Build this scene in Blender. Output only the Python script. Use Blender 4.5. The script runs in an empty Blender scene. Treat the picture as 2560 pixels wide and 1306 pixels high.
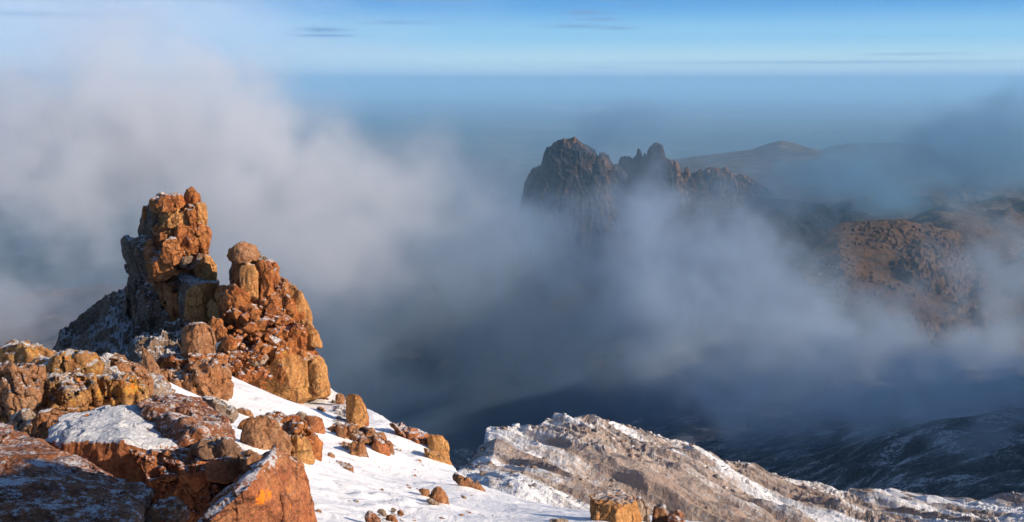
import bpy, bmesh, math, random
import numpy as np
from mathutils import Vector, noise as mn
C = bpy.context
S = C.scene
COL = S.collection
R = math.radians
random.seed(7)
rng = np.random.default_rng(11)

# ------------------------------------------------------------------ camera
F = 2745.0                      # focal length in photo pixels (photo is 2560 wide)
PITCH = math.atan(450.0 / F)
cam = bpy.data.cameras.new('camera')
cam.sensor_width = 36
cam.lens = 36 * F / 2560
cam.clip_start = 0.1
cam.clip_end = 600000
camo = bpy.data.objects.new('camera', cam)
COL.objects.link(camo)
camo.rotation_euler = (math.pi / 2 - PITCH, 0, 0)
S.camera = camo
S.render.resolution_x, S.render.resolution_y = 1024, 522

# ------------------------------------------------------------------ light
SUN_AZ, SUN_EL = 112.0, 21.0
sd = Vector((math.sin(R(SUN_AZ)) * math.cos(R(SUN_EL)), math.cos(R(SUN_AZ)) * math.cos(R(SUN_EL)), math.sin(R(SUN_EL))))
sl = bpy.data.lights.new('sun', 'SUN')
sl.energy = 5.0
sl.angle = R(0.5)
sl.color = (1.0, 0.82, 0.62)
so = bpy.data.objects.new('sun', sl)
COL.objects.link(so)
so.rotation_euler = (-sd).to_track_quat('-Z', 'Y').to_euler()
so.location = (60, -40, 60)

S.view_settings.view_transform = 'Standard'
S.view_settings.look = 'None'
S.view_settings.gamma = 1
S.view_settings.exposure = 0.62

W = bpy.data.worlds.new('World')
S.world = W
W.use_nodes = True


class NT:
    """small helper to write node trees"""
    def __init__(s, tree):
        s.t = tree
        tree.nodes.clear()

    def n(s, ty, **kw):
        nd = s.t.nodes.new(ty)
        ins = {}
        for k, v in kw.items():
            if k == 'i':
                ins = v
            else:
                setattr(nd, k, v)
        for k, v in ins.items():
            sock = nd.inputs[k]
            if isinstance(v, bpy.types.NodeSocket):
                s.t.links.new(v, sock)
            else:
                sock.default_value = v
        return nd

    def link(s, a, b):
        s.t.links.new(a, b)

    def math(s, op, a, b=0.0, c=None, clamp=False):
        i = {0: a, 1: b}
        if c is not None:
            i[2] = c
        return s.n('ShaderNodeMath', operation=op, use_clamp=clamp, i=i).outputs[0]

    def ramp(s, fac, stops, interp='LINEAR'):
        nd = s.n('ShaderNodeValToRGB', i={0: fac})
        cr = nd.color_ramp
        cr.interpolation = interp
        while len(cr.elements) < len(stops):
            cr.elements.new(0.5)
        for e, (p, c) in zip(cr.elements, stops):
            e.position = p
            e.color = (c, c, c, 1) if not isinstance(c, tuple) else (*c, 1)
        return nd.outputs[0]

    def mix(s, f, a, b, blend='MIX'):
        nd = s.n('ShaderNodeMix', data_type='RGBA', blend_type=blend)
        for idx, v in ((0, f), (6, a), (7, b)):
            if isinstance(v, bpy.types.NodeSocket):
                s.t.links.new(v, nd.inputs[idx])
            else:
                nd.inputs[idx].default_value = (*v, 1) if isinstance(v, tuple) and len(v) == 3 else v
        return nd.outputs[2]

    def noise(s, vec, scale, detail=4, rough=.5, dist=0.0, ntype='FBM'):
        return s.n('ShaderNodeTexNoise', noise_type=ntype, i={'Vector': vec, 'Scale': scale, 'Detail': detail,
                                             'Roughness': rough, 'Distortion': dist}).outputs[0]

    def mapr(s, v, a, b, c=0.0, d=1.0):
        return s.n('ShaderNodeMapRange', clamp=True, i={0: v, 1: a, 2: b, 3: c, 4: d}).outputs[0]

    def scalev(s, vec, sc):
        return s.n('ShaderNodeMapping', i={0: vec, 3: sc}).outputs[0]


# world: Nishita sky; the low band of sky over the horizon carries its pale gradient and thin cloud streaks
w = NT(W.node_tree)
sky = w.n('ShaderNodeTexSky', sky_type='NISHITA', sun_disc=False, sun_elevation=R(SUN_EL), sun_rotation=R(SUN_AZ),
          altitude=4800, air_density=1.0, dust_density=0.3, ozone_density=2.0)
tc = w.n('ShaderNodeTexCoord').outputs['Generated']
sx = w.n('ShaderNodeSeparateXYZ', i={0: tc})
el = sx.outputs[2]
skyc = w.n('ShaderNodeVectorMath', operation='SCALE', i={0: sky.outputs[0], 3: 0.12}).outputs[0]
band = w.ramp(w.mapr(el, -0.02, 0.12), [(0.0, (0.20, 0.38, 0.52)), (0.135, (0.24, 0.42, 0.56)), (0.19, (0.43, 0.56, 0.62)), (0.26, (0.38, 0.54, 0.60)),
                                         (0.43, (0.20, 0.41, 0.58)), (0.64, (0.080, 0.255, 0.52)), (1.0, (0.05, 0.19, 0.46))], 'EASE')
# pale high veil toward the left of the sky
dirx = w.math('DIVIDE', sx.outputs[0], w.math('MAXIMUM', sx.outputs[1], 0.05))
vec1 = w.n('ShaderNodeCombineXYZ', i={0: dirx, 1: w.math('MULTIPLY', el, 3.0), 2: 0.0}).outputs[0]
veil = w.math('MULTIPLY', w.mapr(w.noise(vec1, 3.5, 4, .55, .4), .34, .60), w.mapr(dirx, 0.02, -0.30), clamp=True)
band = w.mix(w.math('MULTIPLY', veil, .95), band, (0.36, 0.45, 0.60))
# thin dark lens-shaped streaks: (direction x/y, elevation z, half length, half height, strength)
STREAKS = [(-.352, .0708, .035, .0012, .55), (-.300, .0700, .05, .0016, .4), (-.170, .0445, .020, .0012, .8), (-.166, .0395, .026, .0008, .8), (-.100, .0510, .028, .0009, .6), (-.098, .0710, .030, .0012, .45), (-.048, .0700, .016, .0008, .5),
           (.095, .0735, .026, .0022, .6), (.108, .0655, .012, .0007, .4), (.064, .0600, .017, .0012, .8), (.078, .0540, .016, .0009, .6), (.058, .0480, .028, .0010, .6), (.095, .0462, .014, .0009, .7),
           (.30, .0160, .20, .0008, .45), (.36, .0225, .05, .0007, .4), (-.43, .054, .08, .0014, .3), (.082, .0120, .02, .0007, .3)]
wob = w.n('ShaderNodeCombineXYZ', i={0: w.math('MULTIPLY', dirx, 40.0), 1: w.math('MULTIPLY', el, 260.0), 2: 0.0}).outputs[0]
wo_n = w.math('SUBTRACT', w.noise(wob, 1.0, 3, .6), .5)
ex_ = w.math('ADD', dirx, w.math('MULTIPLY', wo_n, .03)); ey_ = w.math('ADD', el, w.math('MULTIPLY', wo_n, .0012))
st = None
for (x0, y0, a_, b_, k_) in STREAKS:
    dx_ = w.math('DIVIDE', w.math('SUBTRACT', ex_, x0), a_); dy_ = w.math('DIVIDE', w.math('SUBTRACT', ey_, y0), b_ * 1.7)
    q_ = w.math('ADD', w.math('MULTIPLY', dx_, dx_), w.math('MULTIPLY', dy_, dy_))
    g_ = w.math('MULTIPLY', w.math('EXPONENT', w.math('MULTIPLY', q_, -1.0)), k_)
    st = g_ if st is None else w.math('ADD', st, g_)
st = w.math('MULTIPLY', st, w.mapr(sx.outputs[1], .2, .4), clamp=True)
band = w.mix(w.math('MULTIPLY', st, 1.15, clamp=True), band, (0.13, 0.24, 0.42))
hi = w.mapr(el, 0.08, 0.30)
col = w.mix(hi, band, skyc)
bg = w.n('ShaderNodeBackground', i={0: col, 1: 1.0})
wo = w.n('ShaderNodeOutputWorld', i={0: bg.outputs[0]})

# render settings that keep the volumes affordable
cy = S.cycles
S.render.engine = 'CYCLES'
cy.use_adaptive_sampling = True
cy.adaptive_threshold = 0.03
cy.adaptive_min_samples = 12
cy.use_denoising = True
cy.max_bounces = 5
cy.diffuse_bounces = 3
cy.volume_bounces = 2
cy.volume_max_steps = 512
cy.volume_step_rate = 1.0


# ------------------------------------------------------------------ helpers
def P(u, v, Y):
    """photo pixel at ground distance Y -> world point"""
    cx, cyy = (u - 1280) / F, -(v - 653) / F
    c, s = math.cos(PITCH), math.sin(PITCH)
    dy = c + cyy * s
    dz = -s + cyy * c
    return Vector((cx / dy * Y, Y, dz / dy * Y))


def tag(o, label=None, cat=None, group=None, kind=None):
    if label: o['label'] = label
    if cat: o['category'] = cat
    if group: o['group'] = group
    if kind: o['kind'] = kind
    return o


def vnoise(p, seed=0):
    """vectorised 3D value noise, p (N,3) -> about -1..1"""
    i = np.floor(p).astype(np.int64)
    f = p - i
    f = f * f * f * (f * (f * 6 - 15) + 10)
    out = np.zeros(len(p))
    for dx in (0, 1):
        wx = f[:, 0] if dx else 1 - f[:, 0]
        for dy in (0, 1):
            wy = f[:, 1] if dy else 1 - f[:, 1]
            for dz in (0, 1):
                wz = f[:, 2] if dz else 1 - f[:, 2]
                h = ((i[:, 0] + dx) * 374761393 + (i[:, 1] + dy) * 668265263 + (i[:, 2] + dz) * 2147483647 + seed * 974634777) & 0xffffffff
                h = ((h ^ (h >> 13)) * 1274126177) & 0xffffffff
                h = ((h ^ (h >> 16)) * 2246822519) & 0xffffffff
                h = (h ^ (h >> 15)) & 0xffffff
                out += wx * wy * wz * (h / 8388608.0 - 1)
    return out


def fbm(p, octv=4, seed=0, gain=.5, ridged=False):
    out = np.zeros(len(p)); a = 1.0; tot = 0
    p = p.astype(float)
    for k in range(octv):
        n_ = vnoise(p, seed + k * 17)
        if ridged: n_ = 1 - 2 * np.abs(n_)
        out += a * n_; tot += a
        a *= gain
        p = p * 2.03 + 13.7
    return out / tot


def co_get(me):
    a = np.empty(len(me.vertices) * 3, np.float32)
    me.vertices.foreach_get('co', a)
    return a.reshape(-1, 3).astype(float)


def co_set(me, a):
    me.vertices.foreach_set('co', a.astype(np.float32).ravel())
    me.update()


def grid_mesh(name, V, nu, nv, mat, smooth=True):
    """V (nv*nu,3) row-major grid"""
    me = bpy.data.meshes.new(name)
    idx = np.arange(nu * nv).reshape(nv, nu)
    q = np.stack([idx[:-1, :-1], idx[:-1, 1:], idx[1:, 1:], idx[1:, :-1]], -1).reshape(-1, 4)
    me.vertices.add(len(V)); me.vertices.foreach_set('co', np.asarray(V, np.float32).ravel())
    me.loops.add(q.size); me.loops.foreach_set('vertex_index', q.ravel().astype(np.int32))
    me.polygons.add(len(q)); me.polygons.foreach_set('loop_start', np.arange(0, q.size, 4, dtype=np.int32))
    me.polygons.foreach_set('loop_total', np.full(len(q), 4, np.int32))
    me.polygons.foreach_set('use_smooth', np.full(len(q), smooth))
    me.materials.append(mat)
    me.update(calc_edges=True); me.validate()
    o = bpy.data.objects.new(name, me)
    COL.objects.link(o)
    return o


def tps(pts):
    """thin plate spline z(x,y) through pts"""
    p = np.array([[a.x, a.y, a.z] for a in pts])
    n = len(p)
    sc = np.abs(p[:, :2]).max()
    q = p[:, :2] / sc

    def U(r2): return np.where(r2 > 1e-12, r2 * np.log(r2 + 1e-12), 0)
    K = U(((q[:, None] - q[None]) ** 2).sum(-1)) + np.eye(n) * 1e-4
    Pm = np.hstack([np.ones((n, 1)), q])
    A = np.block([[K, Pm], [Pm.T, np.zeros((3, 3))]])
    s = np.linalg.solve(A, np.concatenate([p[:, 2], np.zeros(3)]))

    def f(x, y):
        z = s[n] + s[n + 1] * x / sc + s[n + 2] * y / sc
        for k in range(n):
            z = z + s[k] * U((x / sc - q[k, 0]) ** 2 + (y / sc - q[k, 1]) ** 2)
        return z
    return f


# ------------------------------------------------------------------ materials
def new_mat(name):
    m = bpy.data.materials.new(name)
    m.use_nodes = True
    return m, NT(m.node_tree)


def rock_mat(name, ca, cb, cc, frost=0.0, lichen=0.0, sc=1.0, bump=.02, frost_lo=.55, frost_col=(.62, .64, .68), varnish=.35,
             lich_col=(.62, .17, .012), crackle=1.0, frost_any=0.0, strat=(1, 1, 1), spots=()):
    """layered volcanic rock. sc = noise scale multiplier (1 -> metre-size features)"""
    m, t = new_mat(name)
    geo = t.n('ShaderNodeNewGeometry')
    pos = t.n('ShaderNodeMapping', i={0: geo.outputs['Position'], 3: tuple(sc * k for k in strat)}).outputs[0]
    n1 = t.noise(pos, 1.1, 5, .62, .6)
    n2 = t.noise(pos, 4.3, 6, .7, .2)
    n3 = t.noise(pos, 19.0, 5, .75)
    base = t.mix(t.mapr(n1, .36, .64), ca, cb)
    base = t.mix(t.mapr(n2, .42, .72), base, cc)
    # dark mineral varnish
    dk = t.mapr(t.math('ADD', t.math('MULTIPLY', n2, .5), t.math('MULTIPLY', t.noise(pos, 8.0, 5, .75, .5), .5)), .50, .66)
    base = t.mix(t.math('MULTIPLY', dk, min(varnish * 1.5, 1.0)), base, tuple(.22 * c for c in ca))
    fine = t.mapr(n3, .32, .68, .45, 1.4)
    base = t.mix(1.0, base, t.n('ShaderNodeCombineXYZ', i={0: fine, 1: fine, 2: fine}).outputs[0], 'MULTIPLY')
    # cracks
    wv = t.n('ShaderNodeVectorMath', operation='ADD', i={0: pos, 1: t.n('ShaderNodeVectorMath', operation='SCALE', i={
        0: t.n('ShaderNodeTexNoise', i={'Vector': pos, 'Scale': 2.5, 'Detail': 3}).outputs[1], 3: .5}).outputs[0]}).outputs[0]
    vo = t.n('ShaderNodeTexVoronoi', feature='DISTANCE_TO_EDGE', i={'Vector': wv, 'Scale': 2.3}).outputs['Distance']
    crk = t.mapr(vo, .0, .05, 0.0, 1.0)
    crm = t.mapr(t.noise(pos, 1.7, 3), .45, .58)                 # only some cracks are open
    crk = t.math('MAXIMUM', crk, t.math('SUBTRACT', 1.0, crm))
    base = t.mix(t.math('MULTIPLY', t.math('SUBTRACT', 1.0, crk), .55 * crackle), base, tuple(.15 * c for c in ca))
    if lichen > 0:
        ln = t.noise(pos, 3.1, 6, .62, .8)
        lf = t.mapr(ln, .70 - .22 * lichen, .76 - .22 * lichen)
        lf = t.math('MULTIPLY', lf, t.mapr(n3, .35, .55), clamp=True)
        lc = t.mix(t.mapr(t.noise(pos, 6.0, 3), .4, .6), lich_col, (.50, .30, .05))
        base = t.mix(lf, base, lc)
    for (sp_, rad) in spots:      # single lichen rosettes
        dv = t.n('ShaderNodeVectorMath', operation='SUBTRACT', i={0: geo.outputs['Position'], 1: tuple(sp_)}).outputs[0]
        dv = t.n('ShaderNodeVectorMath', operation='MULTIPLY', i={0: dv, 1: (1, .15, 1)}).outputs[0]
        dl = t.n('ShaderNodeVectorMath', operation='LENGTH', i={0: dv}).outputs[1]
        dl = t.math('ADD', dl, t.math('MULTIPLY', t.math('SUBTRACT', t.noise(geo.outputs['Position'], 28.0, 4, .7), .5), rad * 2.6))
        base = t.mix(t.mapr(dl, rad * .85, rad * .6), base, (.78, .22, .01))
    rough = .85
    if frost > 0 or frost_any > 0:
        nz = t.n('ShaderNodeSeparateXYZ', i={0: geo.outputs['Normal']}).outputs[2]
        fn = t.math('ADD', t.math('MULTIPLY', t.noise(pos, 2.2, 6, .7, .4), .62), t.math('MULTIPLY', t.noise(pos, 26.0, 4, .8), .38))
        v = t.math('ADD', nz, t.math('MULTIPLY', t.math('SUBTRACT', fn, .5), 2.6))
        ff = t.mapr(v, frost_lo, frost_lo + .11)
        ff = t.math('MULTIPLY', ff, frost, clamp=True)
        if frost_any > 0:
            fa = t.mapr(t.noise(t.scalev(pos, (1, 1, 1.6)), 9.0, 5, .75, .3), .62 - .22 * frost_any, .70 - .18 * frost_any)
            ff = t.math('MAXIMUM', ff, t.math('MULTIPLY', fa, .8))
        base = t.mix(ff, base, frost_col)
    h = t.math('ADD', t.math('MULTIPLY', n2, 1.0), t.math('MULTIPLY', n3, .35))
    h = t.math('ADD', h, t.math('MULTIPLY', crk, .35 * crackle))
    h = t.math('ADD', h, t.math('MULTIPLY', t.noise(pos, 60.0, 3, .7), .10))
    bp = t.n('ShaderNodeBump', i={'Strength': .9, 'Distance': bump * 4, 'Height': h})
    b = t.n('ShaderNodeBsdfPrincipled', i={'Base Color': base, 'Roughness': rough, 'Normal': bp.outputs[0]})
    b.inputs['Specular IOR Level'].default_value = .25
    t.n('ShaderNodeOutputMaterial', i={0: b.outputs[0]})
    return m


def snow_mat(name, dirt=0.0):
    m, t = new_mat(name)
    pos = t.n('ShaderNodeNewGeometry').outputs['Position']
    n1 = t.noise(pos, .9, 4, .5, .3)
    n2 = t.noise(t.scalev(pos, (1, .6, 1)), 5.0, 5, .6, .4)
    n3 = t.noise(pos, 60.0, 3, .7)
    c = t.mix(t.mapr(n2, .35, .7), (.84, .85, .88), (.76, .77, .80))
    h = t.math('ADD', t.math('MULTIPLY', n2, .8), t.math('MULTIPLY', n3, .05))
    bp = t.n('ShaderNodeBump', i={'Strength': .5, 'Distance': .10, 'Height': t.math('ADD', h, n1)})
    b = t.n('ShaderNodeBsdfPrincipled', i={'Base Color': c, 'Roughness': .6, 'Normal': bp.outputs[0]})
    b.inputs['Specular IOR Level'].default_value = .3
    t.n('ShaderNodeOutputMaterial', i={0: b.outputs[0]})
    return m


def slope_mat(name, rock_a, rock_b, snow_amt, sc, bump, streak=(1, 1, 1), rot=0.0, rock_c=None, dark=.35, patch=.66, powder=.45):
    """far slopes: rubble with snow lying in streaks"""
    m, t = new_mat(name)
    geo = t.n('ShaderNodeNewGeometry')
    pos = t.n('ShaderNodeMapping', i={0: geo.outputs['Position'], 2: (0, 0, rot), 3: (sc, sc, sc)}).outputs[0]
    ps = t.scalev(pos, streak)
    n1 = t.noise(ps, 1.0, 6, .62, .3)
    n2 = t.noise(pos, 6.0, 6, .75, .2)
    n3 = t.noise(pos, 25.0, 4, .8)
    base = t.mix(t.mapr(t.noise(pos, .8, 4, .6, .5), .4, .6), rock_a, rock_b)
    if rock_c:
        base = t.mix(t.mapr(t.noise(ps, .7, 5, .6), .5, .62), base, rock_c)
    base = t.mix(t.mapr(n3, .4, .62), base, tuple(dark * c for c in rock_a))
    if snow_amt > 0:
        s_ = t.math('ADD', t.math('MULTIPLY', n1, patch), t.math('MULTIPLY', n2, 1 - patch))
        lo = .64 - .2 * snow_amt
        sf = t.mapr(s_, lo, lo + .045)
        base = t.mix(sf, base, (.74, .76, .80))
        # powdering between the stones
        pw = t.math('MULTIPLY', t.mapr(n3, .45, .6), t.mapr(s_, lo - .12, lo))
        base = t.mix(t.math('MULTIPLY', pw, powder), base, (.60, .61, .64))
    h = t.math('ADD', n2, t.math('MULTIPLY', n3, .5))
    bp = t.n('ShaderNodeBump', i={'Strength': 1.0, 'Distance': bump, 'Height': h})
    b = t.n('ShaderNodeBsdfPrincipled', i={'Base Color': base, 'Roughness': .9, 'Normal': bp.outputs[0]})
    b.inputs['Specular IOR Level'].default_value = .2
    t.n('ShaderNodeOutputMaterial', i={0: b.outputs[0]})
    return m


M = {}
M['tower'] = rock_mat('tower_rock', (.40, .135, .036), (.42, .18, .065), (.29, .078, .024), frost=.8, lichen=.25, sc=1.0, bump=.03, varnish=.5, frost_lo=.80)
M['towershade'] = rock_mat('tower_rock_shaded_frosted', (.19, .125, .085), (.24, .155, .10), (.15, .10, .07), frost=.8, sc=1.0, bump=.035, frost_lo=.78, frost_any=.12)  # darker copy of the tower rock: shade put into the colour, plus real frost
M['tan'] = rock_mat('tan_rock', (.44, .215, .075), (.48, .26, .10), (.38, .15, .045), frost=.6, lichen=.15, sc=1.3, bump=.02, frost_lo=.9, varnish=.25)
M['red'] = rock_mat('red_rock', (.37, .125, .05), (.42, .19, .085), (.30, .09, .04), frost=.9, lichen=.22, sc=2.4, bump=.012, frost_lo=.80, varnish=.5,
                    spots=[(P(645, 1272, 4.85), .045), (P(356, 1176, 5.5), .022), (P(635, 1262, 4.85), .02)])
M['slabtop'] = rock_mat('frosted_slab_rock', (.38, .135, .055), (.43, .20, .09), (.31, .095, .04), frost=1.0, lichen=.1, sc=2.4, bump=.012, frost_lo=.42, varnish=.5)
M['boulder'] = rock_mat('boulder_rock', (.35, .15, .06), (.36, .21, .12), (.25, .095, .04), frost=.8, lichen=.2, sc=2.2, bump=.014, frost_lo=.88)
M['lichen'] = rock_mat('lichen_rock', (.36, .17, .06), (.46, .29, .12), (.28, .11, .04), frost=.8, lichen=.62, sc=2.6, bump=.014, frost_lo=.80)
M['spotted'] = rock_mat('lichen_spotted_rock', (.26, .15, .10), (.32, .20, .13), (.20, .11, .07), frost=.8, lichen=.1, sc=2.4, bump=.014, frost_lo=.85,
                        spots=[(P(512, 1112, 5.55), .032), (P(523, 1106, 5.55), .024), (P(490, 1127, 5.55), .018), (P(478, 1128, 5.55), .014)])
M['grey'] = rock_mat('grey_rock', (.30, .22, .17), (.36, .27, .20), (.24, .16, .11), frost=.8, lichen=.1, sc=2.4, bump=.014, frost_lo=.70, frost_any=.1)
M['sheet'] = rock_mat('frost_crusted_rock', (.28, .11, .050), (.34, .15, .075), (.22, .07, .035), frost=.9, lichen=.05, sc=2.2, bump=.014, frost_lo=1.02, varnish=.6, frost_any=.42)
M['snow'] = snow_mat('snow')
M['ridge'] = slope_mat('ridge_rubble', (.33, .235, .185), (.42, .325, .27), .83, .085, .45, (.26, 1.35, 1), R(35), rock_c=(.31, .22, .165), dark=.62, patch=.80, powder=.5)
M['ridge_stone'] = slope_mat('ridge_stone', (.27, .21, .18), (.36, .30, .27), .45, .5, .1, (1, 1, 1), 0, rock_c=(.30, .17, .10))
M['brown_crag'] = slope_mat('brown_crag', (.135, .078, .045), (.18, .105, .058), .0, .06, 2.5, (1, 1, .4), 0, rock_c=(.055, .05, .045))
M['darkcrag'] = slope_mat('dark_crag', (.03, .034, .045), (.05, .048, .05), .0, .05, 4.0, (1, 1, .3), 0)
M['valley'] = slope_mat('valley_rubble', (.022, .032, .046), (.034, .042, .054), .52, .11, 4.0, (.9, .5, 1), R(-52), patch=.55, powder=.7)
M['moor'] = slope_mat('moorland', (.10, .062, .038), (.155, .095, .052), .02, .012, 7.0, (1, 1, 1), 0, rock_c=(.055, .05, .045))
M['sunlit_cliff'] = slope_mat('sunlit_cliff', (.26, .14, .07), (.34, .19, .10), .0, .04, 4.0, (1.6, 1.6, .3), 0, rock_c=(.12, .09, .07))  # lit copy of the cliff rock: sunlight is put into its paler orange
M['cliff'] = slope_mat('shaded_cliff', (.045, .045, .05), (.085, .07, .06), .0, .03, 5.0, (1.6, 1.6, .15), 0, rock_c=(.24, .13, .065))  # shaded copy: shade is put into the dark base, sunlit bits into the brown
M['plain'] = slope_mat('plain', (.03, .055, .07), (.12, .125, .11), .0, .00025, 0.0, (1, .35, 1), 0, rock_c=(.24, .23, .19))  # a little haze blue is put into the darker ground tone

# ------------------------------------------------------------------ far terrain
def loft(name, rows, nu, nv, mat, amp=1.0, nscale=.05, octv=5, seed=0, flute=0.0, fl_scale=.05, back=(25, 40), pin=0.25,
         ridged=False, stretch=(1, 1, 1), strata=None, crag=None, ledge=0.0):
    """terrain sheet through rows of (pixel u, v, distance); a back slope is added behind the first row"""
    us = np.linspace(0, 1, nu)
    ctrl = []
    u0, u1 = rows[0][0][0], rows[0][-1][0]
    for r_ in rows:
        r_ = np.array(r_, float)
        lo, hi_ = r_[0, 0], r_[-1, 0]
        U_ = lo + (hi_ - lo) * us
        V_ = np.interp(U_, r_[:, 0], r_[:, 1]); Y_ = np.interp(U_, r_[:, 0], r_[:, 2])
        ctrl.append(np.array([P(a, b, c)[:] for a, b, c in zip(U_, V_, Y_)]))
    b = ctrl[0] + np.array([0, back[0], -back[1]])
    b2 = ctrl[0] + np.array([0, back[0] * 3, -back[1] * 3])
    ctrl = [b2, b] + ctrl
    k = len(ctrl)
    # row parameter: back slope few rows, front many
    t = np.concatenate([np.linspace(0, 2, 14)[:-1], np.linspace(2, k - 1, nv)])
    V = []
    for tt in t:
        i = min(int(tt), k - 2); f = tt - i
        V.append(ctrl[i] * (1 - f) + ctrl[i + 1] * f)
    V = np.array(V)
    nrow = len(t)
    Vf = V.reshape(-1, 3)
    q = Vf * nscale * np.array(stretch)
    nz = fbm(q, octv, seed, .55, ridged)
    wgt = np.clip(np.abs(t - 2) * 1.6 + pin, 0, 1)[:, None].repeat(nu, 1).ravel()
    Vf[:, 2] += nz * amp * wgt
    if strata:
        an, am, fr = strata
        ca, sa = math.cos(an), math.sin(an)
        al = Vf[:, 0] * ca - Vf[:, 1] * sa; ac = Vf[:, 0] * sa + Vf[:, 1] * ca
        sq = np.stack([al * fr * .18, ac * fr, Vf[:, 0] * 0], 1)
        Vf[:, 2] += fbm(sq, 4, seed + 40, .6, True) * am * wgt
    if crag:
        am, fr = crag
        mk = np.clip(fbm(Vf * fr * .28, 3, seed + 60) * 2.6 + .1, 0, 1)
        Vf[:, 2] += np.abs(fbm(Vf * fr + fbm(Vf * fr * 2, 2, seed)[:, None], 5, seed + 50, .6, True)) ** 1.1 * am * mk * np.clip(wgt + .2, 0, 1)
    if flute:
        wx = fbm(Vf * fl_scale * .7, 3, seed + 70) * .9
        fl = fbm(np.stack([Vf[:, 0] * fl_scale + wx, np.zeros(len(Vf)), Vf[:, 2] * fl_scale * .22], 1), 6, seed + 5, .62, True)
        fl = fl + .55 * fbm(Vf * fl_scale * 2.4 * np.array([1, 0, 1]), 4, seed + 6, .6, True)
        wf = np.clip((t - 2) * 3 + .15, 0, 1)[:, None].repeat(nu, 1).ravel() * (t >= 2)[:, None].repeat(nu, 1).ravel()
        Vf[:, 1] -= fl * flute * wf
    return grid_mesh(name, Vf, nu, nrow, mat)


# broad plain out to the horizon
gx = np.sign(np.linspace(-1, 1, 121)) * np.abs(np.linspace(-1, 1, 121)) ** 2.2 * 260000
gy = 1500 + np.linspace(0, 1, 121) ** 3 * 320000
X_, Y_ = np.meshgrid(gx, gy)
Z_ = np.full(X_.size, -560.0) + fbm(np.stack([X_.ravel() / 3000, Y_.ravel() / 3000, X_.ravel() * 0], 1), 3, 3) * 25
tag(grid_mesh('plain', np.stack([X_.ravel(), Y_.ravel(), Z_], 1), 121, 121, M['plain']), kind='structure')

# valley floor and slopes between the near ridge and the plain
vp = [Vector(p) for p in [(-200, 120, -90), (60, 120, -85), (300, 120, -80), (-700, 300, -210), (-200, 300, -190), (60, 250, -125), (150, 250, -92),
      (300, 280, -92), (150, 400, -137), (300, 420, -134), (60, 400, -190), (-100, 500, -270), (-500, 600, -300), (100, 650, -240), (300, 620, -172),
      (250, 900, -240), (450, 850, -238), (-50, 950, -330), (-600, 1000, -330), (330, 1200, -232), (500, 1200, -222), (100, 1300, -300),
      (350, 1500, -205), (600, 1500, -185), (200, 1650, -250), (-100, 1700, -360), (-700, 1700, -380), (900, 1200, -190), (900, 600, -120),
      (500, 1900, -250), (1000, 1900, -240), (0, 2300, -420), (600, 2600, -330), (1300, 2600, -320), (-900, 2600, -480), (-900, 3400, -620), (200, 3600, -600), (1400, 3600, -600)]]
fz = tps(vp)
gx = np.linspace(-900, 1400, 330); gy = 110 + np.linspace(0, 1, 360) ** 1.6 * 3200
X_, Y_ = np.meshgrid(gx, gy); X_, Y_ = X_.ravel(), Y_.ravel()
Z_ = fz(X_, Y_)
q = np.stack([X_, Y_, Z_ * 0], 1)
far_ = np.clip((Y_ - 700) / 400, 0, 1)
Z_ = Z_ + fbm(q * .006, 6, 21, .56, True) * (8 + 19 * far_) + fbm(q * .03, 4, 31, .6, True) * (3 + 5 * far_)
Z_ = Z_ + np.clip(fbm(q * .022, 5, 41, .6, True) - .05, 0, 1) * 11 * np.clip((620 - Y_) / 200, 0, 1) * np.clip((X_ - 60) / 60, 0, 1) * np.clip(fbm(q * .006, 2, 43) + .35, 0, 1)
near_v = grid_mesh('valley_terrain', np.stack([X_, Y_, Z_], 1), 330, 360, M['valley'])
near_v.data.materials.append(M['moor'])
pc = np.array([p.center[:2] for p in near_v.data.polygons])
mi = ((pc[:, 1] + (pc[:, 0] - 250) * .5 + fbm(np.c_[pc * .01, pc[:, :1] * 0], 4, 5) * 120) > 800).astype(np.int32)
near_v.data.polygons.foreach_set('material_index', mi)
tag(near_v, kind='structure')

tag(loft('hills', [[(1500, 420, 5200), (1690, 398, 5200), (1800, 384, 5200), (1880, 374, 5200), (1925, 358, 5200), (1952, 351, 5200), (1985, 358, 5200), (2015, 368, 5200),
            (2050, 376, 5200), (2075, 366, 5300), (2120, 359, 5400), (2180, 358, 5600), (2240, 357, 5600), (2330, 366, 5600), (2460, 372, 5600), (2800, 380, 5600)],
           [(1500, 450, 4000), (1800, 410, 4000), (1950, 385, 4400), (2100, 385, 4300), (2300, 400, 4200), (2800, 410, 4200)],
           [(1500, 560, 2300), (2100, 520, 2300), (2800, 520, 2300)]], 260, 90, M['moor'], amp=14, nscale=.003, seed=9, back=(900, 150), pin=.12), kind='structure')
tag(loft('moorland', [[(1640, 470, 2700), (1745, 432, 2700), (1790, 420, 2600), (1830, 427, 2500), (1880, 448, 2500), (1960, 462, 2500), (2200, 470, 2500), (2400, 462, 2500), (2800, 470, 2500)],
           [(1640, 560, 1900), (1900, 510, 1750), (2100, 520, 1700), (2560, 540, 1700), (2800, 560, 1700)],
           [(1640, 640, 1600), (1900, 560, 1560), (2100, 570, 1560), (2560, 600, 1560), (2800, 640, 1560)]], 320, 90, M['moor'], amp=12, nscale=.012, seed=19, back=(500, 120), pin=.3, crag=(14, .02), octv=6), kind='structure')

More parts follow.
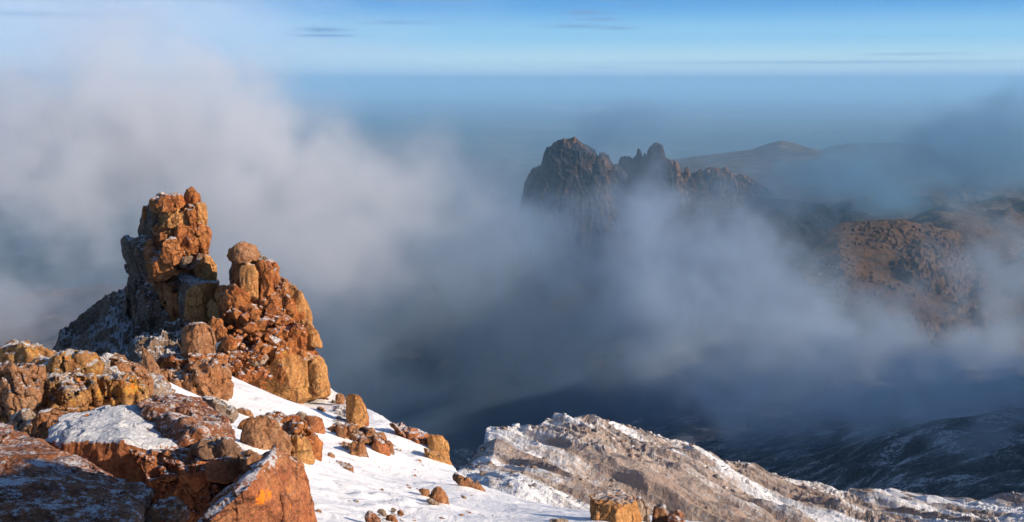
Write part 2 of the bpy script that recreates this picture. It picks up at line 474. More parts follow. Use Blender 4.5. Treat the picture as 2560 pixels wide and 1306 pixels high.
fort = loft('rock_fortress', [[(1300, 520, 1880), (1312, 455, 1880), (1330, 425, 1870), (1353, 415, 1860), (1358, 392, 1850), (1366, 373, 1850), (1383, 362, 1850), (1396, 353, 1850), (1408, 350, 1850), (1424, 352, 1850),
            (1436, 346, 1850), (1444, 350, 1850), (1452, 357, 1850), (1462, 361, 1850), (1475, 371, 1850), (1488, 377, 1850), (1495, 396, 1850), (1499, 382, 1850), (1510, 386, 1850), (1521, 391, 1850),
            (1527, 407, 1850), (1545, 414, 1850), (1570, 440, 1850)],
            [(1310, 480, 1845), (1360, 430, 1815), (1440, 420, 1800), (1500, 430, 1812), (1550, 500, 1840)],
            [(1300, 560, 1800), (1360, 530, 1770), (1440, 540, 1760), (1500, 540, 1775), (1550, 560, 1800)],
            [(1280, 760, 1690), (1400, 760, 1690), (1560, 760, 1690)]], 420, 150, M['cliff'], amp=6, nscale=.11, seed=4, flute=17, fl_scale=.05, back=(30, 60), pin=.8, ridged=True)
tag(fort, 'dark vertical walled rock massif with a domed summit rising out of the valley mist', 'rock massif')
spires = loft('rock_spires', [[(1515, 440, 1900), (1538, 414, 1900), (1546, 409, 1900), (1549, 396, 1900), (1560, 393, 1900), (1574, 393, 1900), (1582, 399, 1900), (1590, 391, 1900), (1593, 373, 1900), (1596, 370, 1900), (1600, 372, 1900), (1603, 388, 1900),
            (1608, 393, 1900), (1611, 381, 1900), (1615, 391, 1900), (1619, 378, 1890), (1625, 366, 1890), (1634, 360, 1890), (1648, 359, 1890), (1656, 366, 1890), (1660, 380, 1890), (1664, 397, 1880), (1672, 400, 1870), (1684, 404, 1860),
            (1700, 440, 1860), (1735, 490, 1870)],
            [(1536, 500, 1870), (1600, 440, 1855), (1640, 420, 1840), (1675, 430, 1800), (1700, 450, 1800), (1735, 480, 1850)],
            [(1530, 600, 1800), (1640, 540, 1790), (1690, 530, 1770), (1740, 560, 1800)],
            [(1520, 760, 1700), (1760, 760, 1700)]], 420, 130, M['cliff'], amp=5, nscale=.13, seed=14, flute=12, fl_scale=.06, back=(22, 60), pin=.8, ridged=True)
tag(spires, 'jagged row of rock needles and a rounded tower right of the dark massif', 'rock spires')
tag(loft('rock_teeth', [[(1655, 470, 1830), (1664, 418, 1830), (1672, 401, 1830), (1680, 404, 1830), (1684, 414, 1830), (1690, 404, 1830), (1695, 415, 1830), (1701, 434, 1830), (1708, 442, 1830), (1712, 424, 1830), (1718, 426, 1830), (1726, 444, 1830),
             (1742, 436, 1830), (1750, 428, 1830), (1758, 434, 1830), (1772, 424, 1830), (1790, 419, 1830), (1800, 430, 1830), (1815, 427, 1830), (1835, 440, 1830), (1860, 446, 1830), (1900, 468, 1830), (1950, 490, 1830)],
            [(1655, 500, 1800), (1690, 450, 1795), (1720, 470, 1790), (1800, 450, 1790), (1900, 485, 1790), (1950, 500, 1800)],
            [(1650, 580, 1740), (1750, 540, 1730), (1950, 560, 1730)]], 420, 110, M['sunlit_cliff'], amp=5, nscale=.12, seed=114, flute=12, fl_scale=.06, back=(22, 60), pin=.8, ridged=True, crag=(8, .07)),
    'row of sunlit orange rock teeth running down right from the needles', 'crag')
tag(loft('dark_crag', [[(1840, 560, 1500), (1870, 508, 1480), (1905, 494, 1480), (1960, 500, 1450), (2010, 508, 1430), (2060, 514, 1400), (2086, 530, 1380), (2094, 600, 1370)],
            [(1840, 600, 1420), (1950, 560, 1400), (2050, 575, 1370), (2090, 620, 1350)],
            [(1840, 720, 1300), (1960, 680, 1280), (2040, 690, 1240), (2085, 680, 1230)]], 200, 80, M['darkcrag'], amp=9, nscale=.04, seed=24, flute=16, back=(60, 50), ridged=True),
    'dark shaded crag beside the brown rubbly ridge', 'crag')
tag(loft('brown_ridge', [[(2000, 660, 1200), (2035, 625, 1220), (2070, 585, 1260), (2100, 558, 1290), (2160, 552, 1300), (2240, 553, 1310), (2300, 562, 1320), (2380, 575, 1330), (2460, 600, 1350), (2560, 640, 1350), (2750, 700, 1350)],
            [(1990, 700, 1130), (2100, 650, 1160), (2300, 680, 1160), (2500, 730, 1180), (2750, 780, 1180)],
            [(1980, 780, 1000), (2150, 800, 980), (2400, 860, 950), (2750, 900, 950)],
            [(1950, 900, 850), (2300, 960, 820), (2750, 980, 800)]], 560, 300, M['brown_crag'], amp=9, nscale=.02, seed=34, octv=6, back=(80, 45), pin=.4, crag=(11, .03)),
    'brown rubbly ridge with craggy knobs on the far side of the valley', 'ridge')
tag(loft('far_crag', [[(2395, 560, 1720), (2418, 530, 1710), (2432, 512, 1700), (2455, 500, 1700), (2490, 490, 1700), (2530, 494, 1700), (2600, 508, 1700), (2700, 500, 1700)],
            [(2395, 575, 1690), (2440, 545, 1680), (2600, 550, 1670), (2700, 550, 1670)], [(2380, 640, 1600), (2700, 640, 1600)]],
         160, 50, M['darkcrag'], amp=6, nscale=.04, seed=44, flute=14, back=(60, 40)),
    'small dark crag near the right edge above the brown ridge', 'crag')

# lower ridge, frosted rubble slabs tilting down to the right
ridge = loft('rubble_ridge', [[(1105, 1290, 58), (1140, 1230, 60), (1160, 1195, 62), (1175, 1165, 64), (1192, 1148, 66), (1208, 1120, 67), (1212, 1094, 68), (1216, 1072, 69), (1240, 1066, 70), (1290, 1069, 71), (1340, 1078, 73), (1372, 1084, 74),
            (1378, 1070, 76), (1400, 1059, 77), (1435, 1047, 78), (1500, 1047, 80), (1550, 1062, 81), (1600, 1080, 82), (1700, 1114, 84), (1800, 1150, 86), (1900, 1180, 90), (2000, 1214, 95),
            (2060, 1236, 99), (2095, 1243, 103), (2160, 1233, 110), (2225, 1228, 118), (2290, 1243, 118), (2350, 1255, 118), (2440, 1262, 116), (2500, 1243, 118), (2570, 1238, 122), (2760, 1236, 126)],
            [(1115, 1250, 57), (1250, 1110, 66), (1440, 1090, 73), (1700, 1150, 79), (2000, 1245, 89), (2200, 1262, 104), (2400, 1285, 106), (2760, 1290, 110)],
            [(1050, 1330, 50), (1300, 1230, 56), (1600, 1230, 63), (1900, 1280, 70), (2300, 1340, 80), (2760, 1360, 90)],
            [(1000, 1480, 40), (1400, 1480, 42), (1800, 1480, 46), (2300, 1500, 56), (2760, 1500, 64)]],
            900, 420, M['ridge'], amp=.9, nscale=.13, octv=6, seed=51, back=(8, 16), pin=.22, strata=(R(35), 1.5, .26), crag=(.35, .5))


def scatter_on(name, o, n, smin, smax, mat, seed, weight=None, flat=.8, power=2.5):
    """angular stones sunk into the surface of terrain o, all in one mesh of rubble"""
    r_ = np.random.default_rng(seed)
    base = co_get(o.data)
    wt = np.ones(len(base)) if weight is None else weight(base)
    pick = r_.choice(len(base), n, p=wt / wt.sum())
    proto = []
    for k in range(14):
        bm = bmesh.new()
        vs = []
        for _ in range(11):
            d = r_.normal(size=3); d /= np.linalg.norm(d)
            vs.append(bm.verts.new(d * r_.uniform(.38, .6, 3)))
        q = bmesh.ops.convex_hull(bm, input=vs)
        kill = [g for g in set(q['geom_interior'] + q['geom_unused']) if isinstance(g, bmesh.types.BMVert) and g.is_valid]
        bmesh.ops.delete(bm, geom=kill, context='VERTS')
        bm.verts.index_update()
        proto.append((np.array([v_.co[:] for v_ in bm.verts]), np.array([[v_.index for v_ in f.verts] for f in bm.faces])))
        bm.free()
    Vs, Fs, off = [], [], 0
    for j in pick:
        v_, f_ = proto[r_.integers(14)]
        a = r_.uniform(0, 6.28); ca, sa = math.cos(a), math.sin(a)
        s = smin + (smax - smin) * r_.random() ** power
        sc = s * r_.uniform(.7, 1.3, 3) * np.array([1, 1, flat])
        q = v_ * sc
        q = np.stack([q[:, 0] * ca - q[:, 1] * sa, q[:, 0] * sa + q[:, 1] * ca, q[:, 2]], 1)
        Vs.append(q + base[j] + np.array([0, 0, s * .05])); Fs.append(f_ + off); off += len(v_)
    V = np.concatenate(Vs); Fa = np.concatenate(Fs)
    me = bpy.data.meshes.new(name)
    me.vertices.add(len(V)); me.vertices.foreach_set('co', V.astype(np.float32).ravel())
    me.loops.add(Fa.size); me.loops.foreach_set('vertex_index', Fa.ravel().astype(np.int32))
    me.polygons.add(len(Fa)); me.polygons.foreach_set('loop_start', np.arange(0, Fa.size, 3, dtype=np.int32)); me.polygons.foreach_set('loop_total', np.full(len(Fa), 3, np.int32))
    me.materials.append(M[mat]); me.update(calc_edges=True)
    q = bpy.data.objects.new(name, me); COL.objects.link(q)
    return q


RIDGE_LABEL = 'grey frost dusted rubble ridge tilting down to the right with snow streaks'
tag(ridge, RIDGE_LABEL, 'ridge')


def sky_w(b):      # more stones along the crest
    row = np.arange(len(b)) // 900
    return np.where(row < 11, 0, np.exp(-np.abs(row - 14) / 22.0) * 1.0 + .22) * np.clip(fbm(b * .22, 3, 9) + .25, 0.03, 1)


tag(scatter_on('rubble', ridge, 3200, .07, .55, 'ridge_stone', 3, sky_w, .65, 3.2), 'grey and brown stones strewn over the frost dusted ridge', 'rubble', None, 'stuff')


def cr_w(b):
    row = np.arange(len(b)) // 560
    return np.where(row < 12, 0, 1) * np.clip(fbm(b * .012, 3, 19) + .02, 0, 1) * (b[:, 1] > 1020)


tag(scatter_on('crag_stones', bpy.data.objects['brown_ridge'], 2600, 1.5, 7, 'brown_crag', 4, cr_w, 1.2, 2.0), 'rough dark and brown crags breaking out of the brown ridge', 'crags', None, 'stuff')


# unseen flank added right of the frame, shaped to keep the near valley shaded
gx = np.linspace(120, 1000, 110); gyy = np.linspace(80, 740, 110)
X_, Y_ = np.meshgrid(gx, gyy); X_, Y_ = X_.ravel(), Y_.ravel()
crest_z = -8 - 60 * np.clip(np.abs(Y_ - 300) / 240, 0, 2) ** 4
e_ = np.clip((X_ - (.56 * Y_ + 62)) / 110, 0, 1)
Z_ = -150 + (crest_z + 150) * e_ ** .8 * np.clip((900 - X_) / 420, 0, 1)
Z_ = Z_ + fbm(np.stack([X_, Y_, X_ * 0], 1) * .012, 5, 91, .55, True) * 14 * e_
Z_ = Z_ - np.clip(.56 * Y_ + 60 - X_, 0, 60) * 6
tag(grid_mesh('added_shade_flank', np.stack([X_, Y_, Z_], 1), 110, 110, M['valley']), kind='structure')

# ------------------------------------------------------------------ near snow slope
gp = [(-100, 910, 11), (0, 903, 12), (130, 893, 14.5), (190, 885, 15.5), (250, 892, 15), (340, 940, 14), (420, 905, 20), (430, 850, 24), (480, 985, 16.5), (540, 955, 18.5), (565, 930, 20.5),
      (600, 955, 20.5), (650, 985, 21.5), (700, 1003, 22), (760, 998, 23.5), (812, 984, 24), (870, 1010, 23), (925, 1036, 22), (1000, 1078, 20.5), (1060, 1118, 19.5), (1130, 1178, 18), (1190, 1215, 16.5), (1250, 1240, 15), (1330, 1262, 13.8),
      (1400, 1276, 12.8), (1480, 1276, 12), (1560, 1290, 10.5), (1640, 1300, 10.3), (1740, 1312, 10.2),
      (560, 1020, 14.5), (560, 1050, 12), (620, 1110, 9.6), (740, 1100, 13), (800, 1040, 19), (760, 1165, 9.4), (900, 1160, 13.3), (1000, 1150, 16), (850, 1235, 8.3), (1000, 1230, 11), (1100, 1250, 11.5),
      (900, 1310, 7.2), (1050, 1310, 8.2), (1200, 1285, 10.5), (1300, 1310, 9), (1500, 1330, 8.6), (1700, 1400, 8.0), (1150, 1400, 6.5), (800, 1500, 5.2), (480, 1700, 4), (0, 1700, 4),
      (-150, 1200, 6.5), (100, 1180, 7.5), (350, 1200, 7), (250, 1030, 9.2), (100, 1000, 10)]
pts = [P(*p) for p in gp]
# ground breaks away steeply behind the crest
crest = [(-600, 930, 12.5), (-100, 905, 13), (0, 900, 13.5), (190, 885, 15.5), (300, 860, 30), (560, 880, 29), (700, 940, 28), (812, 984, 25), (925, 1036, 22.6), (1000, 1078, 21), (1130, 1178, 18.4), (1250, 1240, 15.4), (1400, 1276, 13.2), (1480, 1277, 12.4), (1740, 1312, 10.8), (2000, 1400, 9.5)]
cr = [P(*p) for p in crest]
fn = tps(pts)
cx_ = np.array([c.x for c in cr]); cyv = np.array([c.y for c in cr])
gx = np.linspace(-9, 5.5, 480); gy = np.linspace(1.5, 46, 1300)
gx = np.concatenate([np.linspace(-40, -9.1, 40), gx, np.linspace(5.6, 26, 40)])
X_, Y_ = np.meshgrid(gx, gy); X_, Y_ = X_.ravel(), Y_.ravel()


def snow_z(X_, Y_, detail=True):
    X_ = np.asarray(X_, float); Y_ = np.asarray(Y_, float)
    edge = np.interp(X_, cx_, cyv)
    over = np.clip(Y_ - edge, 0, None)
    Yc = np.minimum(Y_, edge)
    z = fn(np.clip(X_, -9, 6), np.clip(Yc, 3.5, 40))
    z = z - np.clip(X_ - 4.2, 0, None) * .9 * (Y_ > 3)
    q = np.stack([X_, Y_, X_ * 0], 1)
    if detail:
        z = z + fbm(q * .45, 4, 61) * .13 + fbm(q * np.array([1.2, 2.6, 1]), 3, 71, .5) * .018
    z = z - over * 1.25 - np.clip(over - 1, 0, None) ** 1.2 * .12 - over * np.clip(fbm(q * .5, 5, 81, .6, True) + .2, 0, None) * .5
    return z


Z_ = snow_z(X_, Y_)
# trodden, wind crusted patch
a_, b_ = P(840, 1165, 9.6), P(1010, 1300, 8.2)
ab = np.array([b_.x - a_.x, b_.y - a_.y]); L_ = np.hypot(*ab); ab = ab / L_
rel = np.stack([X_ - a_.x, Y_ - a_.y], 1); al = rel @ ab; ac = rel @ np.array([-ab[1], ab[0]])
mk = np.exp(-(ac / .45) ** 2) * np.clip(1 - np.abs(al / L_ - .5) * 1.2, 0, 1)
qq = np.stack([X_, Y_, X_ * 0], 1)
Z_ = Z_ + mk * fbm(qq * 5.5, 3, 91) * .07
# faint wind ripples elsewhere
Z_ = Z_ + fbm(qq * np.array([1.5, 5.0, 1]) + fbm(qq * 1.2, 2, 5)[:, None] * .8, 3, 95, .5) * .022 * np.clip(fbm(qq * .35, 2, 96) + .5, 0, 1)
sn = grid_mesh('snow_slope', np.stack([X_, Y_, Z_], 1), len(gx), len(gy), M['snow'])
tag(sn, kind='structure')

# ------------------------------------------------------------------ rocks
TEX = {}


def tex(kind, size, **kw):
    size = float('%.2g' % size)
    key = (kind, size, tuple(sorted(kw.items())))
    if key not in TEX:
        t = bpy.data.textures.new('relief_' + kind.lower(), kind)
        t.noise_scale = size
        for k, v in kw.items():
            setattr(t, k, v)
        TEX[key] = t
    return TEX[key]


JOINT = bpy.data.objects.new('joint_frame', None)      # stretches the joint pattern vertically; removed after baking
COL.objects.link(JOINT); JOINT.scale = (1, 1, 2.5); JOINT.rotation_euler = (R(4), R(-6), R(25))
PENDING = []      # (object) whose modifiers are baked at the end
RR = random.Random(5)


def parse(s):
    out = []
    for w_ in s.split():
        a = [float(k) for k in w_.split(',')]
        out.append((a[0], a[1], a[2] if len(a) > 2 else None))
    return out


def hull_bm(sets):
    bm = bmesh.new()
    for pts in sets:
        vs = [bm.verts.new(p) for p in pts]
        r_ = bmesh.ops.convex_hull(bm, input=vs)
        kill = [g for g in set(r_['geom_interior'] + r_['geom_unused']) if isinstance(g, bmesh.types.BMVert) and g.is_valid]
        bmesh.ops.delete(bm, geom=kill, context='VERTS')
    bmesh.ops.recalc_face_normals(bm, faces=bm.faces)
    return bm


def shape(spec, Y, th, bulge=.14, side=None, shrink=.82, jag=2, grow=1.10):
    """one chunk: silhouette points (u,v[,dy]) around distance Y, th thick"""
    pts = parse(spec)
    us = [p[0] for p in pts]; vs = [p[1] for p in pts]
    cu, cv = (min(us) + max(us)) / 2, (min(vs) + max(vs)) / 2
    hw = (max(us) - min(us)) / 2 * Y / F
    hu = (max(us) - min(us)) / 2; hv = (max(vs) - min(vs)) / 2
    pts = [(cu + (u - cu) * grow, cv + (v - cv) * grow, dy) for (u, v, dy) in pts]
    out = []
    for (u, v, dy) in pts:
        if dy is None:
            a = abs(u - cu) / hu; b = abs(v - cv) / hv
            # flat front turned a little to the right, chamfered flanks and top
            dy = hw * (.22 * (u - cu) / hu + (1.5 if u < cu else .8) * max(0, a - .62) + (.9 * max(0, b - .7) if v < cv else 0)) + hw * RR.uniform(-.05, .05)
        out.append(P(u, v, Y + dy))
        out.append(P(cu + (u - cu) * shrink, cv + (v - cv) * shrink, Y + dy + th))
    for k in range(jag):
        ws = [RR.random() ** 2 for _ in pts]; s_ = sum(ws)
        u = sum(w_ * p[0] for w_, p in zip(ws, pts)) / s_; v = sum(w_ * p[1] for w_, p in zip(ws, pts)) / s_
        out.append(P(u, v, Y - hw * bulge * RR.uniform(.3, 1.1)))
    return out


def rock(name, mat, sets, Y, parent=None, res=1.0, rough=1.0, crack=1.0, edge=1, chips=5):
    if rough <= .6: chips = 0               # the big slabs keep their clean edges
    bm = hull_bm(sets)
    if len(sets) == 1:                      # knock flat chips off the corners
        ctr = sum((v_.co for v_ in bm.verts), Vector()) / len(bm.verts)
        for _ in range(chips):
            nrm = Vector((RR.gauss(0, 1), RR.gauss(-.5, .8), RR.gauss(.2, .8))).normalized()
            far = max((v_.co - ctr).dot(nrm) for v_ in bm.verts)
            g_ = bm.verts[:] + bm.edges[:] + bm.faces[:]
            q_ = bmesh.ops.bisect_plane(bm, geom=g_, plane_co=ctr + nrm * far * RR.uniform(.80, .93), plane_no=nrm, clear_outer=True)
            ed_ = [e_ for e_ in q_['geom_cut'] if isinstance(e_, bmesh.types.BMEdge)]
            if ed_: bmesh.ops.holes_fill(bm, edges=ed_, sides=0)
        bmesh.ops.recalc_face_normals(bm, faces=bm.faces)
    me = bpy.data.meshes.new(name)
    bm.to_mesh(me); bm.free()
    me.materials.append(M[mat] if isinstance(mat, str) else mat)
    o = bpy.data.objects.new(name, me)
    COL.objects.link(o)
    cs = co_get(me); ext = cs.max(0) - cs.min(0)
    s = float(np.sort(ext)[1])
    vox = max(Y * .00095 * res, float(ext.max()) / 230)
    m = o.modifiers.new('r', 'REMESH'); m.mode = 'VOXEL'; m.voxel_size = vox; m.use_smooth_shade = True
    m = o.modifiers.new('s', 'SMOOTH'); m.iterations = 1; m.factor = .25

    def disp(tx, strength, mid=.5, d='NORMAL'):
        m = o.modifiers.new('d', 'DISPLACE'); m.texture = tx; m.strength = strength; m.mid_level = mid; m.direction = d
        m.texture_coords = 'OBJECT'; m.texture_coords_object = JOINT
    s_ = min(s, 1.5)
    disp(tex('CLOUDS', s_ * .6, noise_depth=1, noise_basis='IMPROVED_PERLIN'), .06 * s_ * rough)
    disp(tex('VORONOI', s_ * .38, color_mode='POSITION', distance_metric='CHEBYCHEV'), .165 * s_ * crack)
    disp(tex('VORONOI', s_ * .16, color_mode='POSITION', distance_metric='MANHATTAN'), .07 * s_ * crack)
    disp(tex('VORONOI', s_ * .26, weight_1=-1.0, weight_2=1.0, noise_intensity=7.0), .030 * s_ * crack, .8)
    disp(tex('MUSGRAVE', s_ * .22, musgrave_type='RIDGED_MULTIFRACTAL', octaves=5.0), .018 * s_ * rough, .8)
    disp(tex('CLOUDS', max(vox * 4, s_ * .035), noise_depth=3, noise_type='HARD_NOISE'), .018 * s_ * rough)
    PENDING.append(o)
    if parent: o['_par'] = parent.name
    return o


def empty(name, loc):
    o = bpy.data.objects.new(name, None)
    o.empty_display_size = .3
    o.location = loc
    COL.objects.link(o)
    return o


def ground_Y(u, v, lo=4.0, hi_=30.0, fallback=None):
    ys = np.linspace(lo, hi_, 1200)
    d = P(u, v, 1.0)
    z = d.z * ys
    g = snow_z(d.x * ys, ys)
    k = np.where(z <= g)[0]
    return float(ys[k[0]]) if len(k) else fallback


class PP:
    pass


SEATS = []


def stone(name, label, cat, spec, mat='boulder', Y=None, th=None, group=None, sink=.15, foot=None, **kw):
    """a single loose rock; without Y it is seated where its foot meets the snow"""
    pts = parse(spec)
    us = [p[0] for p in pts]; vs = [p[1] for p in pts]
    cu = (min(us) + max(us)) / 2; vb = max(vs)
    if Y is None:
        Y = ground_Y(foot[0] if foot else cu, foot[1] if foot else vb - (vb - min(vs)) * .06, fallback=None)
        if Y is None:
            print('no ground for', label); Y = 12.0
    w_ = (max(us) - min(us)) * Y / F
    gk = {'grow': kw.pop('grow', 1.05 if kw.get('rough', 1) <= .6 else 1.10)}
    if foot: SEATS.append((P(cu, vb, Y), w_))
    if th is None: th = w_ * .8
    a = shape(spec, Y, th, **gk)
    # buried foot
    if sink:
        lowest = [p for p in a if p.z < min(q.z for q in a) + .35 * (max(q.z for q in a) - min(q.z for q in a))]
        a += [Vector((p.x, p.y + .02, p.z - sink * w_)) for p in lowest]
    o = rock(name, mat, [a], Y, **kw)
    tag(o, label, cat, group)
    return o


def rubble(name, label, cat, poly, n, smin, smax, mat, Yf, seed=0, group=None, kind='stuff', lift=0.0, parent=None):
    """broken stones strewn over a patch (polygon in photo pixels), Yf(u,v) -> distance"""
    r_ = random.Random(seed)
    poly = [(a, b) for a, b, _ in parse(poly)]
    us = [p[0] for p in poly]; vs = [p[1] for p in poly]

    def inside(x, y):
        c = False
        for i in range(len(poly)):
            x1, y1 = poly[i]; x2, y2 = poly[i - 1]
            if (y1 > y) != (y2 > y) and x < (x2 - x1) * (y - y1) / (y2 - y1) + x1: c = not c
        return c
    Vs, Fs = [], []
    base = 0
    k = 0
    while k < n:
        u, v = r_.uniform(min(us), max(us)), r_.uniform(min(vs), max(vs))
        if not inside(u, v): continue
        k += 1
        Y = Yf(u, v)
        if Y is None: continue
        c = P(u, v, Y)
        s = (smin + (smax - smin) * r_.random() ** 2.2)
        bm = bmesh.new()
        ve = []
        for _ in range(14):
            d = Vector((r_.gauss(0, 1), r_.gauss(0, 1), r_.gauss(0, 1))).normalized()
            ve.append(bm.verts.new(c + Vector((d.x * s * r_.uniform(.45, .6), d.y * s * .5, d.z * s * r_.uniform(.3, .5)))))
        q = bmesh.ops.convex_hull(bm, input=ve)
        kill = [g for g in set(q['geom_interior'] + q['geom_unused']) if isinstance(g, bmesh.types.BMVert) and g.is_valid]
        bmesh.ops.delete(bm, geom=kill, context='VERTS')
        if s / Y * F > 7:
            bmesh.ops.subdivide_edges(bm, edges=bm.edges[:], cuts=1)
        bm.verts.index_update()
        Vs += [v_.co.copy() for v_ in bm.verts]
        Fs += [[v_.index + base for v_ in f.verts] for f in bm.faces]
        base = len(Vs)
        bm.free()
    Vn = np.array([v_[:] for v_ in Vs])
    Vn += np.stack([fbm(Vn * 9, 3, 1), fbm(Vn * 9, 3, 2), fbm(Vn * 9, 3, 3)], 1) * (smin + smax) * .09
    me = bpy.data.meshes.new(name)
    me.from_pydata([tuple(v_) for v_ in Vn], [], Fs)
    me.materials.append(M[mat]); me.update()
    o = bpy.data.objects.new(name, me); COL.objects.link(o)
    if parent:
        o.parent = parent
        o.matrix_parent_inverse = parent.matrix_world.inverted() if False else o.matrix_parent_inverse
        o.location = (0, 0, 0)
        co = co_get(me) - np.array(parent.location[:]); co_set(me, co)
        if kind: o['kind'] = kind
        if label: o['label'] = label
    else:
        tag(o, label, cat, group, kind)
    return o


def gy(off=0.0):
    return lambda u, v: (lambda g: None if g is None else g + off)(ground_Y(u, v))


def plane_Y(*pts):
    A = np.array([[p[0], p[1], 1] for p in pts], float); b = np.array([p[2] for p in pts], float)
    s = np.linalg.lstsq(A, b, rcond=None)[0]
    return lambda u, v: float(s[0] * u + s[1] * v + s[2])


# ---- tall pinnacle (left)
TA = empty('rock_pinnacle', P(430, 835, 25.3))
tag(TA, 'taller left rock pinnacle of stacked orange blocks with a thin spire on top', 'rock pinnacle')


def part(par, name, mat, spec, Y, th=.9, **kw):
    sh = {k: kw.pop(k) for k in list(kw) if k in ('bulge', 'shrink', 'jag')}
    return rock(name, mat, [shape(spec, Y, th, **sh)], Y, parent=par, **kw)


rock('core', 'tower', [
    shape('364,520,.8 395,506,.4 456,504,.3 503,516,.5 518,570,.6 518,630,.6 480,650,.2 400,640,.3 364,590,1.0', 24.95, 1.2, grow=1),
    shape('316,612,1.3 342,598,.9 400,600,.3 518,622,.5 532,700,.6 480,720,.2 400,720,.3 332,694,1.2', 24.9, 1.2, grow=1),
    shape('328,705,1.4 400,700,.4 480,700,.3 536,716,.7 536,790,.7 480,828,.3 400,842,.5 338,826,1.3', 24.85, 1.2, grow=1)], 25, parent=TA, crack=1.0)
part(TA, 'cap_slab', 'tower', '375,507 383,497 396,492 425,490 447,493 462,503 458,524 430,530 395,531 378,523', 24.9, 1.2, bulge=.35)
part(TA, 'spire', 'tower', '458,500 462,486 470,473 479,469 486,474 490,484 500,492 503,512 480,516 462,510', 25.1, .5, crack=.7)
part(TA, 'column', 'tan', '468,514 492,510 512,514 515,540 512,566 488,568 472,552', 25.0, .7)
part(TA, 'block', 'tower', '462,525 472,513 486,516 492,535 489,556 474,561 464,548', 24.8, .6)
part(TA, 'block', 'towershade', '356,530,.9 362,518,.7 384,514,.2 402,524,.1 402,560,.1 398,590,.2 370,592,.7 355,585,1.0', 25.0, .9)
part(TA, 'block', 'tan', '398,536 402,526 440,528 466,532 470,548 462,564 436,562 424,568 403,564', 24.75, .8)
part(TA, 'block', 'tower', '388,572 394,564 416,565 436,568 436,592 420,598 398,604 392,590', 24.8, .6)
part(TA, 'block', 'tower', '432,570 452,560 490,562 500,580 498,612 492,634 462,640 440,636 432,610', 24.75, .9, crack=1.6)
part(TA, 'column', 'tower', '492,570 506,560 521,566 525,590 522,615 515,632 500,632 496,600', 24.95, .7)
part(TA, 'block', 'tower', '400,632 408,606 424,594 437,592 446,614 453,634 448,654 428,664 408,656', 24.35, .6, crack=.5)
part(TA, 'overhang', 'towershade', '306,608,1.1 316,594,1.0 338,590,.8 362,588,.5 392,596,.1 400,625,0 398,660,0 392,690,.1 370,706,.4 345,700,.8 328,680,1.1 314,644,1.2', 25.1, 1.0)
part(TA, 'block', 'tower', '373,660,.5 384,646,.3 404,650,0 430,668,0 446,684,.1 420,698,.1 388,706,.2 376,690,.4', 24.4, .7)
part(TA, 'block', 'tan', '484,660 500,646 518,636 530,650 538,665 536,700 520,704 494,688', 24.9, .8)
part(TA, 'frosted_slab', 'towershade', '448,656 456,644 470,640 482,642 476,660 462,670 450,668', 24.4, .5, crack=.5)
part(TA, 'frosted_slab', 'towershade', '470,662,.3 482,646,.3 498,634,.3 508,640,.3 500,656,.0 484,672,.0 468,676,.0', 24.55, .5, crack=.5)
# big cut block with frosted top
part(TA, 'block', 'towershade', '440,690,.9 455,682,1.0 490,686,1.3 542,704,1.3 543,716,.6 528,716,.3 486,720,-.1 467,722,.0 466,760,.1 463,800,.2 452,775,.5 440,740,.8', 24.2, .9, bulge=.02, jag=1, crack=.4)
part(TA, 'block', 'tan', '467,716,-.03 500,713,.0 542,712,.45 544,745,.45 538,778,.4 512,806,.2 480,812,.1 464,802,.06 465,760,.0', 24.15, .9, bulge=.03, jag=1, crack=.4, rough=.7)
part(TA, 'buttress', 'towershade', '322,730,1.6 330,700,1.4 360,700,.8 400,704,.4 440,716,.3 462,760,.3 462,815,.3 420,838,.4 372,846,.8 340,830,1.3 322,780,1.6', 24.9, 1.1, crack=1.3)
part(TA, 'wedge', 'tan', '519,756 527,748 545,760 566,788 560,800 540,803 522,790', 24.0, .5, crack=.5)
part(TA, 'block', 'tower', '522,806 534,796 556,800 562,826 556,850 534,854 522,836', 22.9, .6, crack=.6)
part(TA, 'footing', 'towershade', '390,838 420,812 470,806 516,804 520,840 470,858 410,862', 24.0, .9)

# ---- right pinnacle
TB = empty('rock_pinnacle', P(690, 990, 23.6))
tag(TB, 'shorter right rock pinnacle with a round frosted cap boulder and a beak shaped overhang', 'rock pinnacle')
rock('core', 'tower', [
    shape('582,655,.5 600,640,.3 640,640,.2 690,662,.3 696,700,.4 700,770,.4 600,775,.2 586,710,.5', 23.5, 1.1, grow=1),
    shape('552,745,.5 600,738,.1 720,704,.2 752,740,.5 770,800,.6 770,850,.6 640,870,.1 575,820,.3', 23.4, 1.2, grow=1),
    shape('562,835,.4 640,820,.0 760,825,.3 780,900,.6 806,985,.7 740,996,.2 650,980,.0 600,930,.1', 23.1, 1.3, grow=1)], 23.5, parent=TB, crack=1.1)
part(TB, 'cap_boulder', 'boulder', '571,640 576,624 590,612 608,605 628,608 642,618 648,636 640,652 612,657 588,658 574,652', 23.5, .8, crack=.6)
part(TB, 'cap_boulder', 'towershade', '624,622 636,626 650,642 672,650 660,662 640,660', 23.8, .6)
part(TB, 'neck', 'towershade', '576,700,.6 582,668,.5 590,656,.3 612,658,.0 616,680,.0 608,712,.0 584,714,.4', 23.9, .7)
part(TB, 'column', 'tan', '600,690 604,668 622,662 640,668 645,700 642,740 636,762 614,750 604,730', 23.3, .7, crack=.5)
part(TB, 'block', 'tower', '544,742,.5 548,720,.4 566,708,.3 584,710,.1 604,722,.0 622,742,.15 618,775,.15 600,786,.1 572,784,.0 552,768,.3', 23.1, .8, crack=.6)
part(TB, 'column', 'tower', '642,664 656,654 680,668 692,686 694,726 690,756 672,770 654,752 646,710', 23.4, .8)
part(TB, 'block', 'tower', '656,652 668,648 690,658 697,672 694,688 676,680 660,668', 23.8, .6)
